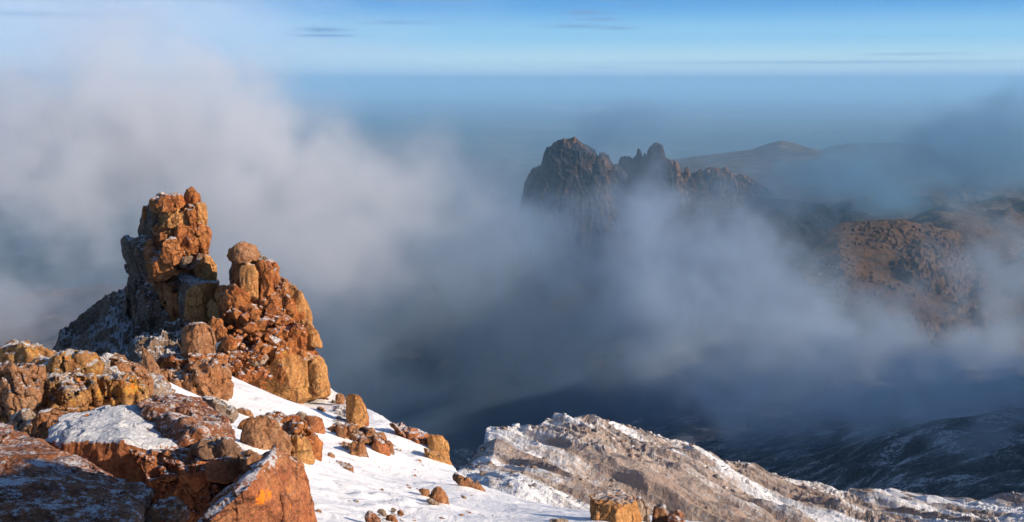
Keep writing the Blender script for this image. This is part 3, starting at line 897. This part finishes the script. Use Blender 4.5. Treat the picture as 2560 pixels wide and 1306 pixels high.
part(TB, 'block', 'boulder', '692,705 700,694 716,698 728,712 732,738 716,748 698,740', 23.7, .6)
part(TB, 'block', 'tan', '706,740 716,716 734,714 752,734 766,760 775,790 772,806 748,806 724,790 710,766', 23.5, .8, crack=.5)
part(TB, 'beak', 'tan', '740,806 768,800 778,815 790,828 804,858 802,868 786,862 768,858 744,846', 23.3, .6, crack=.5)
part(TB, 'block', 'tower', '716,826 736,806 758,816 764,848 758,880 736,888 718,872', 23.1, .7)
part(TB, 'block', 'tower', '690,880 720,862 756,880 772,900 768,930 730,940 700,924', 23.1, .7)
part(TB, 'base', 'tan', '640,958 655,925 690,905 730,886 770,890 800,903 810,940 813,985 790,990 760,996 745,1002 700,992 664,984 644,974', 22.9, 1.4, crack=.6, bulge=.25)
part(TB, 'column', 'tan', '774,914 788,902 808,908 812,950 811,984 790,992 778,960', 22.95, .6, crack=.4)
part(TB, 'block', 'tower', '690,918 708,912 712,940 706,960 692,950', 22.7, .4)
part(TB, 'frosted_block', 'grey', '620,885 636,870 656,876 668,896 660,912 636,914 624,904', 22.6, .5)
part(TB, 'slope_rock', 'tower', '548,862 575,850 620,860 650,890 660,930 640,974 600,946 566,920 548,890', 22.9, .9, crack=1.4)
part(TB, 'slope_rock', 'tower', '560,800 590,780 640,775 700,780 718,820 712,860 660,880 600,870 566,840', 23.4, .9, crack=1.6)
yb = plane_Y((560, 780, 23.3), (700, 780, 23.3), (640, 940, 22.4), (560, 900, 22.4))
rubble('loose_stones', None, None, '560,785 640,765 700,772 722,800 716,860 650,885 590,870 560,840', 75, .10, .42, 'tower', lambda u, v: yb(u, v) - .1, 3, parent=TB)
rubble('loose_stones', None, None, '535,870 600,860 660,890 690,930 660,975 610,955 560,912 540,900', 110, .06, .24, 'tower', lambda u, v: yb(u, v) - .03, 4, parent=TB)

# ---- rocks at the foot of the pinnacles
stone('boulder', 'squarish boulder with frosted top standing on cracked orange rock below the tall pinnacle', 'boulder',
      '452,838 460,820 484,812 510,812 530,828 536,850 535,880 528,898 500,903 470,900 454,888', 'boulder', 17.6, .8, sink=0, crack=.5)
stone('outcrop', 'cracked orange outcrop carrying the squarish frosted boulder', 'outcrop',
      '398,920 415,900 450,898 500,896 548,894 553,910 545,950 530,965 500,968 440,972 405,955', 'tower', 17.2, 1.4, sink=.3, crack=1.2)
stone('outcrop', 'rough ledge of broken orange rock joining the cracked outcrop to the short pinnacle', 'outcrop', '380,930 430,915 520,920 560,930 548,960 520,985 470,990 420,975', 'boulder', 16.8, 1.0, sink=.4, crack=1.3)
stone('rock_spike', 'pointed leaning rock spike beside the shadowed snow pocket', 'rock',
      '356,884 360,871 368,876 380,896 397,918 402,936 396,950 370,948 356,930', 'boulder', 13.2, .35, crack=.35)
stone('boulder', 'smooth brown boulder at the foot of the pointed spike', 'boulder',
      '362,948 380,936 408,944 424,962 427,982 412,995 385,990 366,974', 'boulder', 12.8, .5)
stone('cobble', 'small orange stone between the two pinnacles', 'stone', '540,825 556,815 566,822 566,842 552,850 540,842', 'tower', 22.4, .3)
stone('cobble', 'small brown stone beside the left foot of the short pinnacle', 'stone', '556,846 575,838 590,850 586,868 566,872 555,862', 'tower', 22.2, .3)

# frosted shaded slope behind
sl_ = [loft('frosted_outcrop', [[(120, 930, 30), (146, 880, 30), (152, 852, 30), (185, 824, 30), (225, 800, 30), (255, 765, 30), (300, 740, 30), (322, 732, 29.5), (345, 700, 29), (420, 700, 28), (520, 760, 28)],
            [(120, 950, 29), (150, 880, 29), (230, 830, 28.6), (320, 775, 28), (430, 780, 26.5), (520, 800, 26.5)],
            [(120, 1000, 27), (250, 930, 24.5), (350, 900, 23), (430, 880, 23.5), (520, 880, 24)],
            [(120, 1060, 24), (300, 1000, 22), (520, 960, 22)]], 330, 220, M['towershade'], amp=.55, nscale=.9, octv=6, seed=77, back=(1.2, 3), pin=.3, ridged=True)]
tag(sl_[0], 'dark frosted rocky shoulder in blue shade left of the tall pinnacle', 'outcrop')

# ---- left foreground boulders
stone('boulder', 'rusty rounded boulder at the far left edge of the photo', 'boulder',
      '-60,930 0,915 45,920 92,936 105,960 92,990 70,1020 60,1050 30,1079 -60,1085', 'boulder', 7.6, .8, sink=.1)
stone('boulder', 'rust boulder with a dark left end on the skyline at far left', 'boulder',
      '9,905,.4 14,880,.35 40,868,.2 68,866,.1 100,872,.1 128,890,.2 130,915,.2 90,922,0 40,922,.1 14,918,.35', 'lichen', 10.4, .7)
stone('boulder', 'bright orange lichen covered boulder above the yellow block', 'boulder',
      '84,925 96,905 130,897 180,893 230,896 248,912 240,940 200,955 140,950 100,945', 'lichen', 9.4, .8)
stone('boulder', 'yellowish block with a strip of snow on top and a deep shaded left end', 'boulder',
      '78,1020,.5 84,990,.45 100,955,.4 107,948,.3 170,944,.35 226,946,.35 236,960,.1 248,1000,.1 246,1020,.1 200,1030,.0 130,1042,-.1 95,1040,.1', 'lichen', 8.4, .75, crack=.8)
stone('boulder', 'golden lichen rock right of the yellow block with a thin snow edge', 'boulder',
      '238,950 270,943 310,945 338,952 360,975 366,1000 350,1010 320,1014 280,1005 246,1014', 'lichen', 9.0, .7)
rubble('loose_stones', 'frosted broken stones behind the golden lichen rock', 'rubble', '240,905 268,892 300,900 335,915 360,940 400,960 425,985 380,985 340,945 290,942 250,940', 150, .05, .2, 'grey',
       plane_Y((240, 900, 10.6), (340, 920, 11.5), (400, 970, 12), (290, 945, 9.8)), 12)
stone('boulder', 'low brown rock under the frosted broken stones', 'boulder', '236,925 262,900 300,903 340,922 370,950 365,975 310,962 250,955', 'boulder', 10.4, .8)
stone('boulder', 'dark stone wedged low between the far left boulder and the yellow block', 'boulder',
      '22,1060 40,1040 70,1030 90,1045 96,1075 70,1095 30,1090', 'grey', 7.3, .5)

# ---- slabs
top = '155,1044,.7 175,1036,.75 194,1032,.8 250,1024,.85 302,1017,.9 360,1021,.95 395,1036,.8 407,1056,.65 420,1095,.3 430,1133,.05 403,1136,.0 350,1128,.02 302,1125,.03 248,1110,.08 200,1097,.15 168,1091,.2 150,1110,.12 122,1105,.3'
bot = ' 150,1150,.1 220,1180,.0 300,1215,-.03 380,1250,.0 440,1210,.1'
stone('frosted_slab', 'big flat frosted slab with a red broken front face', 'slab', top + bot, 'slabtop', 5.85, .5, sink=0, rough=.45, crack=.35, res=1.1)
stone('frosted_slab', 'frosted rock with a round brown end right of the big flat slab', 'slab',
      '345,1012,.7 385,998,1.0 430,992,1.3 500,1000,1.3 545,1040,.9 571,1075,.5 570,1100,.3 550,1128,.15 520,1136,.1 460,1140,.0 430,1128,.0 420,1095,.25 405,1050,.6', 'sheet', 6.0, .6, sink=0, rough=.5, crack=.6)
stone('boulder', 'dark crusted rock behind the frosted rock with the round end', 'boulder',
      '495,1010 510,995 535,1000 560,1015 584,1032 575,1046 545,1040 515,1032', 'grey', 7.6, .5)
stone('boulder', 'large red rock face under the two frosted slabs', 'boulder',
      '330,1130,.1 420,1132,.1 480,1138,.15 540,1130,.35 590,1150,.4 600,1180,.35 560,1200,.3 522,1215,.25 520,1268,.2 475,1290,.1 455,1262,.05 430,1240,.0 360,1215,.0', 'red', 5.6, .6, sink=.1, rough=.6)
stone('boulder', 'smooth red wedge beside the orange lichen spots', 'boulder',
      '512,1175 518,1155 540,1146 580,1145 606,1160 612,1185 590,1198 560,1206 520,1200', 'red', 5.3, .4, rough=.5, crack=.3)
stone('boulder', 'dark lichen spotted rock above the smooth red wedge', 'boulder',
      '475,1125 500,1106 530,1098 565,1102 590,1120 606,1150 590,1160 540,1152 490,1146', 'spotted', 5.6, .4, rough=.7)
stone('frosted_slab', 'huge frost streaked slab in the bottom left corner half in shade', 'slab',
      '-120,1085,.9 0,1080,.9 52,1082,.9 80,1100,.75 120,1110,.7 170,1130,.6 217,1150,.5 300,1190,.25 372,1228,.1 366,1255,.0 350,1290,-.05 330,1340,-.1 200,1420,-.9 0,1440,-1.1 -120,1400,-1.1', 'sheet', 4.7, .5, sink=.1, rough=.5, crack=.3, res=1.1)
stone('boulder', 'tall brown rock with an orange lichen spot at the bottom centre left', 'boulder',
      '690,1116,.5 716,1135,.5 752,1160,.55 768,1200,.55 775,1260,.5 780,1340,.45 480,1340,-.15 490,1305,-.1 520,1270,-.05 560,1235,.05 620,1185,.2 660,1150,.35', 'red', 4.9, .5, sink=.1, rough=.45, crack=.35)
stone('boulder', 'small frost edged stone wedged at the bottom between the large slabs', 'boulder',
      '350,1290 372,1278 400,1258 440,1248 462,1262 470,1285 455,1310 400,1330 352,1325', 'sheet', 4.6, .4, sink=.1, rough=.6)
stone('boulder', 'shaded rock filling the dark gap under the smooth red wedge', 'boulder',
      '380,1200 480,1200 600,1190 660,1200 640,1290 560,1360 420,1360 380,1300', 'red', 5.6, .5, sink=0)
stone('boulder', 'brown rock lying deep in the gap left of the big slab', 'boulder',
      '60,1060 130,1040 200,1040 260,1100 200,1160 100,1140 50,1100', 'boulder', 6.9, .6, sink=.2)
stone('cobble', 'small cracked stone pressed against the tall brown rock', 'stone', '600,1140 625,1130 655,1140 668,1152 645,1175 620,1185 604,1170', 'boulder', 5.2, .3)

# ---- boulders in the snow
stone('outcrop', 'rough brown outcrop that the boulder cluster on the snow slope grows out of', 'outcrop', '612,1100 630,1070 670,1056 720,1058 765,1075 790,1110 784,1140 745,1150 690,1140 640,1125', 'tower', foot=(700, 1130), th=1.0, crack=1.3)
stone('outcrop', 'low broken outcrop under the brown stone strip on the snow', 'outcrop', '836,1082 870,1066 905,1082 940,1095 968,1120 966,1140 930,1138 890,1140 856,1112', 'boulder', foot=(905, 1128), th=1.0, crack=1.4)
rubble('loose_stones', 'tiny stone chips sprinkled over the open snow', 'rubble', '600,1000 830,1010 1000,1090 1130,1190 1250,1250 1380,1290 1200,1306 780,1306 790,1180 600,1110', 90, .015, .07, 'boulder', gy(0), 29)
stone('boulder', 'orange boulder left in the cluster at the middle of the snow slope', 'boulder', '602,1090 606,1070 630,1050 650,1040 680,1048 694,1065 690,1090 668,1110 660,1130 625,1130 605,1110', 'boulder', foot=(640, 1135))
stone('boulder', 'dark brown boulder in the middle of the cluster on the snow slope', 'boulder', '666,1105 676,1085 700,1078 722,1088 728,1105 722,1130 700,1140 675,1130', 'boulder', foot=(690, 1150))
stone('boulder', 'cracked orange block at the right end of the cluster on the snow slope', 'boulder', '722,1100 745,1092 768,1094 776,1115 782,1150 764,1160 742,1162 726,1140', 'tan', foot=(755, 1168))
stone('boulder', 'flat frosted stone on top of the cluster on the snow slope', 'boulder', '672,1046 684,1028 700,1030 724,1042 718,1062 690,1068', 'grey', foot=(700, 1085))
stone('boulder', 'wedge of brown stone behind the cluster on the snow slope', 'boulder', '690,1078 714,1060 740,1054 758,1066 764,1088 740,1098 716,1094', 'boulder', foot=(735, 1105))
stone('boulder', 'plain square red boulder set in the snow above the cluster', 'boulder', '758,1048 764,1040 790,1041 806,1048 814,1078 806,1092 790,1100 772,1092 764,1070', 'red', foot=(795, 1100), crack=.3, rough=.5)
stone('boulder', 'small grey stone left of the square red boulder', 'stone', '738,1038 748,1028 764,1034 768,1050 756,1058 740,1052', 'grey', foot=(752, 1060))
stone('boulder', 'small reddish stone alone on the snow left of the cluster', 'stone', '592,1032 596,1022 612,1021 628,1027 632,1040 612,1044 594,1042', 'boulder', foot=(612, 1044))
stone('boulder', 'red stone at the lower right side of the cracked orange block', 'stone', '774,1108 784,1099 796,1106 799,1130 788,1138 776,1130', 'red', foot=(786, 1140))
stone('boulder', 'low dark stone under the cluster on the snow slope', 'stone', '724,1148 736,1140 752,1152 760,1166 742,1174 728,1166', 'boulder', foot=(742, 1176))
rubble('loose_stones', 'small broken stones packed through the boulder cluster on the snow', 'rubble', '620,1045 700,1035 760,1060 790,1120 770,1165 720,1160 660,1125 610,1100', 130, .04, .16, 'boulder', gy(-.1), 22)
stone('rock_spike', 'upright orange rock tooth on the snow skyline right of the pinnacles', 'rock', '866,1012 868,990 880,986 896,994 906,1010 914,1022 918,1045 900,1062 884,1072 868,1050', 'tan', foot=(890, 1075), crack=.5)
stone('rock_spike', 'narrow slab leaning on the right side of the orange rock tooth', 'rock', '902,1030 908,1016 916,1022 922,1042 921,1066 908,1064', 'tower', foot=(912, 1070), crack=.3)
stone('boulder', 'small red block left of the orange rock tooth', 'stone', '838,998 842,985 854,984 863,994 860,1008 844,1008', 'boulder', foot=(850, 1016))
rubble('loose_stones', 'frosted pebbles heaped against the left side of the orange rock tooth', 'rubble', '835,1005 868,1005 880,1050 890,1080 850,1080 836,1050', 120, .06, .2, 'grey', gy(-.08), 23)
rubble('loose_stones', 'brown stone strip running down the snow below the orange rock tooth', 'rubble', '826,1075 880,1068 930,1088 975,1130 968,1146 930,1142 890,1148 850,1120 830,1095', 260, .06, .26, 'boulder', gy(-.05), 24)
stone('boulder', 'brown boulder at the lower left end of the stone strip', 'boulder', '872,1112 886,1100 908,1108 914,1130 900,1146 880,1144', 'boulder', foot=(895, 1150))
stone('boulder', 'red wedge at the lower right end of the stone strip', 'boulder', '930,1104 946,1096 962,1106 974,1132 972,1146 955,1138 936,1128', 'red', foot=(955, 1150))
stone('outcrop', 'dark red rock wedge breaking the snow skyline', 'outcrop', '982,1063,.4 1000,1075,.1 1034,1080,.3 1062,1088,.3 1068,1120,.1 1072,1142,-.1 1040,1118,-.1 1010,1092,.0', 'red', foot=(1030, 1115), th=.8, grow=1.18)
stone('outcrop', 'tan squared block at the right end of the dark red wedge on the skyline', 'outcrop', '1070,1100 1080,1090 1104,1094 1116,1106 1120,1130 1120,1146 1096,1142 1076,1128', 'tan', foot=(1085, 1140), crack=.4, grow=1.18)
stone('outcrop', 'tan rock foot below the squared block on the skyline', 'outcrop', '1060,1122 1080,1128 1106,1146 1120,1150 1132,1180 1110,1172 1080,1152 1062,1138', 'tan', foot=(1090, 1162), crack=.5, grow=1.18)
stone('outcrop', 'rusty low rock on the snow edge right of the skyline block', 'outcrop', '1132,1192 1142,1188 1168,1196 1190,1210 1208,1228 1210,1238 1180,1232 1150,1212', 'boulder', foot=(1165, 1228), grow=1.18)
stone('boulder', 'round boulder with a frosted left side on the lower snowfield', 'boulder', '1074,1238 1082,1222 1096,1218 1108,1226 1118,1246 1120,1262 1106,1264 1084,1254', 'boulder', foot=(1100, 1264))
stone('boulder', 'small stone touching the left of the round boulder on the lower snowfield', 'stone', '1048,1226 1058,1220 1072,1226 1074,1240 1060,1242', 'boulder', foot=(1060, 1244))
stone('boulder', 'flat frosted stone in front of the round boulder on the lower snowfield', 'stone', '1066,1252 1076,1246 1096,1258 1098,1266 1080,1264', 'grey', foot=(1082, 1266))
stone('boulder', 'reddish frosted stone at the bottom edge of the snowfield', 'stone', '913,1290 918,1282 935,1283 948,1298 950,1315 918,1312', 'sheet', foot=(930, 1318))
stone('boulder', 'reddish block right of the frosted stone at the bottom edge', 'stone', '966,1296 974,1287 988,1288 992,1304 980,1308', 'boulder', foot=(980, 1310))
stone('boulder', 'thin grey stone standing above the reddish block at the bottom edge', 'stone', '942,1280 952,1272 964,1278 966,1290 954,1288', 'grey', foot=(955, 1294))
rubble('loose_stones', 'a few small stones scattered at the bottom edge of the snowfield', 'rubble', '900,1270 990,1270 1010,1306 910,1310', 26, .02, .07, 'grey', gy(0), 25)
rubble('loose_stones', 'small stones peeping through the snow left of the skyline block', 'rubble', '1030,1130 1050,1140 1066,1168 1050,1168 1034,1150', 22, .04, .14, 'boulder', gy(0), 26)
rubble('loose_stones', 'line of stones in the snow below the cracked orange block', 'rubble', '838,1158 850,1156 884,1178 880,1186 860,1172', 22, .05, .14, 'boulder', gy(0), 27)
rubble('loose_stones', 'few stones on the snow right of the stone strip', 'rubble', '966,1106 980,1112 998,1128 985,1130', 14, .05, .14, 'grey', gy(0), 28)
stone('boulder', 'flat brown stone lying in the snow under the short pinnacle', 'stone', '790,1022 798,1015 810,1022 813,1030 800,1030', 'boulder', foot=(803, 1031))
stone('boulder', 'flat red stone half buried beside the base of the short pinnacle', 'stone', '802,996 812,991 826,998 824,1002 808,1002', 'red', foot=(815, 1003))
stone('boulder', 'small dark stone below the orange rock strip on open snow', 'stone', '818,1135 826,1130 836,1140 834,1146 822,1142', 'boulder', foot=(828, 1147))
stone('boulder', 'tiny dark stone on the snow crest right of the stone rows', 'stone', '1152,1240 1160,1237 1168,1246 1160,1248', 'grey', foot=(1160, 1249))

# ---- rocks at the bottom centre
stone('rock_stump', 'stump shaped orange rock with a frosted top at the bottom centre', 'rock',
      '1473,1252,.2 1480,1240,.35 1510,1231,.5 1550,1232,.5 1582,1244,.4 1592,1256,.2 1591,1300,.2 1590,1350,.2 1545,1352,-.05 1482,1352,.0 1478,1290,.05', 'tan', 8.9, .35, sink=.1, crack=.5)
stone('boulder', 'white frosted stone against the right side of the stump shaped rock', 'boulder', '1582,1262 1588,1247 1606,1250 1620,1268 1622,1330 1585,1330', 'grey', 9.2, .4)
stone('boulder', 'small dark red stone right of the white frosted stone', 'stone', '1632,1285 1640,1272 1656,1278 1668,1292 1664,1320 1636,1318', 'boulder', 9.4, .3)
stone('boulder', 'frosted rounded stone furthest right along the bottom edge', 'stone', '1672,1300 1680,1284 1696,1278 1710,1290 1716,1325 1676,1325', 'sheet', 9.2, .3)
stone('boulder', 'frosted pebble at the bottom edge left of the stump shaped rock', 'stone', '1376,1304 1384,1298 1404,1297 1418,1305 1410,1325 1380,1325', 'grey', 8.6, .2)

# unseen rock added off to the right, shaped to shade the corner slab
se = [P(-60, 1085, 5.6) + sd * 7.5, P(40, 1110, 5.35) + sd * 7.5, P(200, 1185, 4.95) + sd * 7.5, P(280, 1290, 4.6) + sd * 7.5]
se = [q_ + Vector((-.37, -.93, 0)) * .22 - Vector((0, 0, .20)) for q_ in se]
hp = []
for e_, dn in zip(se, (0, 0, 0, 0)):
    for k_ in (0, 1.0):
        hp.append(e_ + Vector((.85, -.36, .30)) * k_)
        hp.append(e_ + Vector((.85, -.36, 0)) * k_ + Vector((0, -.05, -4.6)))
hp += [q_ + Vector((-.37, -.93, 0)) * 1.9 for q_ in list(hp)]
o = rock('boulder', 'boulder', [hp], 12, rough=.5, crack=.5)
tag(o, 'unseen shadow caster added beside the camera, shaped like a tall boulder', 'boulder')
# ---- bake the rock shapes
C.view_layer.update()
dg = C.evaluated_depsgraph_get()
for o in PENDING:
    me = bpy.data.meshes.new_from_object(o.evaluated_get(dg))
    old = o.data
    o.modifiers.clear()
    me.name = o.name
    a = co_get(me)
    par = bpy.data.objects.get(o['_par']) if '_par' in o else None
    org = np.array(par.location[:]) if par else np.array([(a[:, 0].min() + a[:, 0].max()) / 2, (a[:, 1].min() + a[:, 1].max()) / 2, a[:, 2].min()])
    co_set(me, a - org)
    o.data = me
    bpy.data.meshes.remove(old)
    if par:
        o.parent = par
        del o['_par']
    else:
        o.location = org
    me.polygons.foreach_set('use_smooth', np.ones(len(me.polygons), bool))
bpy.data.objects.remove(JOINT)
# snow banked up against the stones
a = co_get(sn.data)
for (q_, w_) in SEATS:
    cxp, cyp = q_.x - .15 * w_, q_.y + w_ * .35
    dd = np.hypot(a[:, 0] - cxp, a[:, 1] - cyp)
    k_ = dd < w_ * 3
    a[k_, 2] += .16 * w_ * np.exp(-(dd[k_] / (w_ * .95)) ** 2)
co_set(sn.data, a)
print('rock faces', sum(len(o.data.polygons) for o in PENDING))

# ------------------------------------------------------------------ cloud banks (real volumes standing in the valley)
def cloud(name, label, blobs, vox, seed, color, step=3.0, nscale=1.0, floor=.06, contrast=2.3, aniso=0.15, warp=1.35):
    """blobs: (u, v, Y, ru, rv, depth radius in m, optical depth)"""
    B = []
    for (u, v, Y, ru, rv, rd, tau) in blobs:
        c = P(u, v, Y)
        k = Y / F
        B.append((np.array(c), np.array([ru * k, rd, rv * k]), tau / (rd * 1.77)))
    lo = np.min([b[0] - b[1] * 1.9 for b in B], 0); hi_ = np.max([b[0] + b[1] * 1.9 for b in B], 0)
    n = np.maximum(((hi_ - lo) / np.array([vox, vox * 1.6, vox])).astype(int) + 1, 4)
    ax = [np.linspace(lo[i], hi_[i], n[i]) for i in range(3)]
    Xg, Yg, Zg = np.meshgrid(*ax, indexing='ij')
    p = np.stack([Xg.ravel(), Yg.ravel(), Zg.ravel()], 1)
    size = np.mean([b[1][0] for b in B])
    ns = 1.6 / size * nscale
    wv = np.stack([fbm(p * ns * .8, 2, seed + 100), fbm(p * ns * .8, 2, seed + 200), fbm(p * ns * .8, 2, seed + 300)], 1)
    pw = p + wv * size * .42 * warp
    d = np.zeros(len(p))
    E = np.zeros(len(p))
    for c, r_, s_ in B:
        e = np.maximum(np.exp(-(((pw - c) / r_) ** 2).sum(1)) - .02, 0)
        d += s_ * e; E += e
    E = np.minimum(E, 1)
    nz = fbm((p + wv * size * .2) * ns * 1.8, 6, seed, .68)
    d = d * np.clip((E + nz * 1.0 * contrast - .10) / .50, 0.0, 1.9)
    # fade at the borders of the grid so no face shows
    e = np.ones(len(p))
    for i in range(3):
        tt = (p[:, i] - lo[i]) / (hi_[i] - lo[i])
        e *= np.clip(np.minimum(tt, 1 - tt) / .08, 0, 1)
    d *= e
    mx = d.max()
    d[d < mx * .004] = 0
    # carry the density on a point mesh, read it back in a Volume Cube node
    me = bpy.data.meshes.new(name)
    N = len(d)
    me.vertices.add(N)
    # the point cloud that carries the density
    me.vertices.foreach_set('co', p.astype(np.float32).ravel())
    at = me.attributes.new('dens', 'FLOAT', 'POINT')
    at.data.foreach_set('value', d.astype(np.float32))
    o = bpy.data.objects.new(name, me)
    COL.objects.link(o)
    m, t = new_mat(name + '_vapour')
    pv = t.n('ShaderNodeVolumePrincipled', i={'Color': (*color, 1), 'Density': 1.0, 'Density Attribute': 'density', 'Anisotropy': aniso})
    ow = t.n('ShaderNodeOutputMaterial'); t.link(pv.outputs[0], ow.inputs['Volume'])
    return o, m, n, lo, hi_


def finish_cloud(o, m, n, lo, hi_, step):
    ng = bpy.data.node_groups.new(o.name, 'GeometryNodeTree')
    ng.interface.new_socket('Geometry', in_out='INPUT', socket_type='NodeSocketGeometry')
    ng.interface.new_socket('Geometry', in_out='OUTPUT', socket_type='NodeSocketGeometry')
    t = NT(ng)
    gi = t.n('NodeGroupInput'); go = t.n('NodeGroupOutput')
    pos = t.n('GeometryNodeInputPosition').outputs[0]
    sp = t.n('ShaderNodeSeparateXYZ', i={0: pos})
    idx = None
    mul = [int(n[1] * n[2]), int(n[2]), 1]
    for i in range(3):
        k = t.math('MULTIPLY', t.math('SUBTRACT', sp.outputs[i], float(lo[i])), float((n[i] - 1) / (hi_[i] - lo[i])))
        k = t.math('ROUND', k)
        fi = t.n('FunctionNodeFloatToInt', rounding_mode='ROUND', i={0: k}).outputs[0]
        fi = t.n('FunctionNodeIntegerMath', operation='MULTIPLY', i={0: fi, 1: mul[i]}).outputs[0]
        idx = fi if idx is None else t.n('FunctionNodeIntegerMath', operation='ADD', i={0: idx, 1: fi}).outputs[0]
    at = t.n('GeometryNodeInputNamedAttribute', data_type='FLOAT', i={0: 'dens'}).outputs[0]
    sa = t.n('GeometryNodeSampleIndex', data_type='FLOAT', domain='POINT', clamp=True)
    t.link(gi.outputs[0], sa.inputs[0]); t.link(at, sa.inputs[1]); t.link(idx, sa.inputs[2])
    vc = t.n('GeometryNodeVolumeCube', i={'Min': tuple(map(float, lo)), 'Max': tuple(map(float, hi_)), 'Resolution X': int(n[0]), 'Resolution Y': int(n[1]), 'Resolution Z': int(n[2])})
    t.link(sa.outputs[0], vc.inputs[0])
    sm = t.n('GeometryNodeSetMaterial', i={'Material': m})
    t.link(vc.outputs[0], sm.inputs[0])
    t.link(sm.outputs[0], go.inputs[0])
    md = o.modifiers.new('volume', 'NODES'); md.node_group = ng
    m.cycles.volume_step_rate = step
    o.data.materials.append(m)


CLOUDS = [  # darker, bluer banks carry shade in their scattering colour
 ('cloud_bank', 'bright pale mist bank filling the left behind the rock pinnacles', 'pale', 2.7, 1, (.90, .94, 1.0), 3.0,
  [(180, 400, 420, 380, 190, 70, 2.2), (380, 290, 430, 230, 150, 60, 1.4), (20, 330, 430, 260, 130, 60, 1.0), (330, 130, 430, 150, 100, 55, .5), (680, 350, 430, 170, 130, 55, 1.2),
   (740, 490, 410, 260, 130, 60, 1.1), (20, 790, 400, 260, 110, 60, 1.8), (700, 680, 390, 300, 130, 60, 1.0), (980, 500, 420, 220, 120, 60, .6)]),
 ('cloud_bank', 'grey blue mist drifting across the middle of the valley', 'grey', 4.4, 2, (.42, .54, .68), 3.0,
  [(1030, 620, 700, 300, 180, 110, 1.7), (1180, 570, 720, 190, 140, 110, 1.2), (850, 850, 650, 280, 180, 100, 1.2), (760, 700, 680, 280, 160, 100, .9)]),
 ('cloud_bank', 'dim dark vapour lying deep in the valley below the pinnacles', 'dim', 6.5, 6, (.13, .21, .33), 3.0,
  [(1100, 900, 640, 360, 180, 90, 2.0), (1350, 760, 760, 240, 170, 90, 1.3), (1500, 1010, 600, 330, 110, 90, 1.6), (950, 1080, 560, 300, 90, 80, 1.5), (1950, 1060, 560, 260, 70, 80, .9)]),
 ('cloud_bank', 'thick slate blue mist pouring over the valley floor at centre right', 'slate', 5.0, 3, (.46, .59, .76), 3.0,
  [(1640, 690, 900, 210, 180, 120, 2.2), (1790, 830, 850, 260, 130, 110, 1.9), (2040, 900, 800, 280, 110, 110, 1.7), (2290, 940, 780, 250, 75, 110, 1.5), (1590, 500, 950, 100, 90, 80, .8),
   (1900, 650, 950, 150, 130, 90, 1.2), (2500, 690, 900, 130, 120, 90, 1.4), (2500, 900, 760, 150, 70, 80, 1.4), (2230, 800, 900, 200, 80, 80, .6)]),
 ('cloud_bank', 'low slate mist trailing over the shaded snowy slope at lower right', 'low', 3.6, 7, (.80, .86, .90), 3.0,
  [(2060, 990, 470, 240, 70, 50, 1.5), (2300, 1015, 430, 240, 75, 50, 2.2), (2530, 1010, 400, 190, 85, 50, 2.4), (2390, 1100, 330, 110, 50, 35, 1.3), (1800, 1000, 480, 220, 65, 50, 1.0)]),
 ('cloud_bank', 'dim blue cloud rising at the right above the moorland', 'blue', 8.0, 4, (.22, .42, .62), 3.0,
  [(2100, 440, 1450, 220, 65, 130, 1.7), (2380, 380, 1600, 180, 85, 150, 1.7), (2560, 340, 1650, 160, 95, 150, 1.7), (2520, 590, 1450, 160, 50, 120, .8), (2500, 240, 1650, 70, 40, 90, .8), (1930, 520, 1400, 110, 40, 100, .6), (2250, 490, 1450, 200, 40, 100, .8)]),
 ('cloud_bank', 'faint wisp of dark vapour hanging above the rock spires', 'wisp', 6.0, 5, (.26, .44, .66), 3.0,
  [(1580, 310, 1500, 110, 55, 60, .6), (1490, 330, 1500, 70, 35, 50, .4), (1310, 570, 1350, 110, 80, 60, 1.3), (1380, 660, 1200, 100, 90, 70, .6)]),
]
for (nm, lb, key, vox, seed, colr, step, blobs) in CLOUDS:
    o, m, n, lo, hi_ = cloud(nm, lb, blobs, vox, seed, colr)
    finish_cloud(o, m, n, lo, hi_, step)
    tag(o, lb, 'cloud', 'mist banks over the valley', 'stuff')
    print(key, n, n.prod())

# ------------------------------------------------------------------ air
hm = bpy.data.meshes.new('haze')
bm = bmesh.new()
bmesh.ops.create_cube(bm, size=1.0)
for v_ in bm.verts:
    v_.co = Vector((v_.co.x * 560000, 159000 + v_.co.y * 330000, (-2200 if v_.co.z < 0 else 172)))
bm.to_mesh(hm); bm.free()
ho = bpy.data.objects.new('haze', hm); COL.objects.link(ho)
m, t = new_mat('haze_air')
pv = t.n('ShaderNodeVolumePrincipled', i={'Color': (.35, .67, 1.0, 1), 'Density': 1 / 14000, 'Anisotropy': 0.0})
ow = t.n('ShaderNodeOutputMaterial'); t.link(pv.outputs[0], ow.inputs['Volume'])
hm.materials.append(m)
tag(ho, kind='stuff')
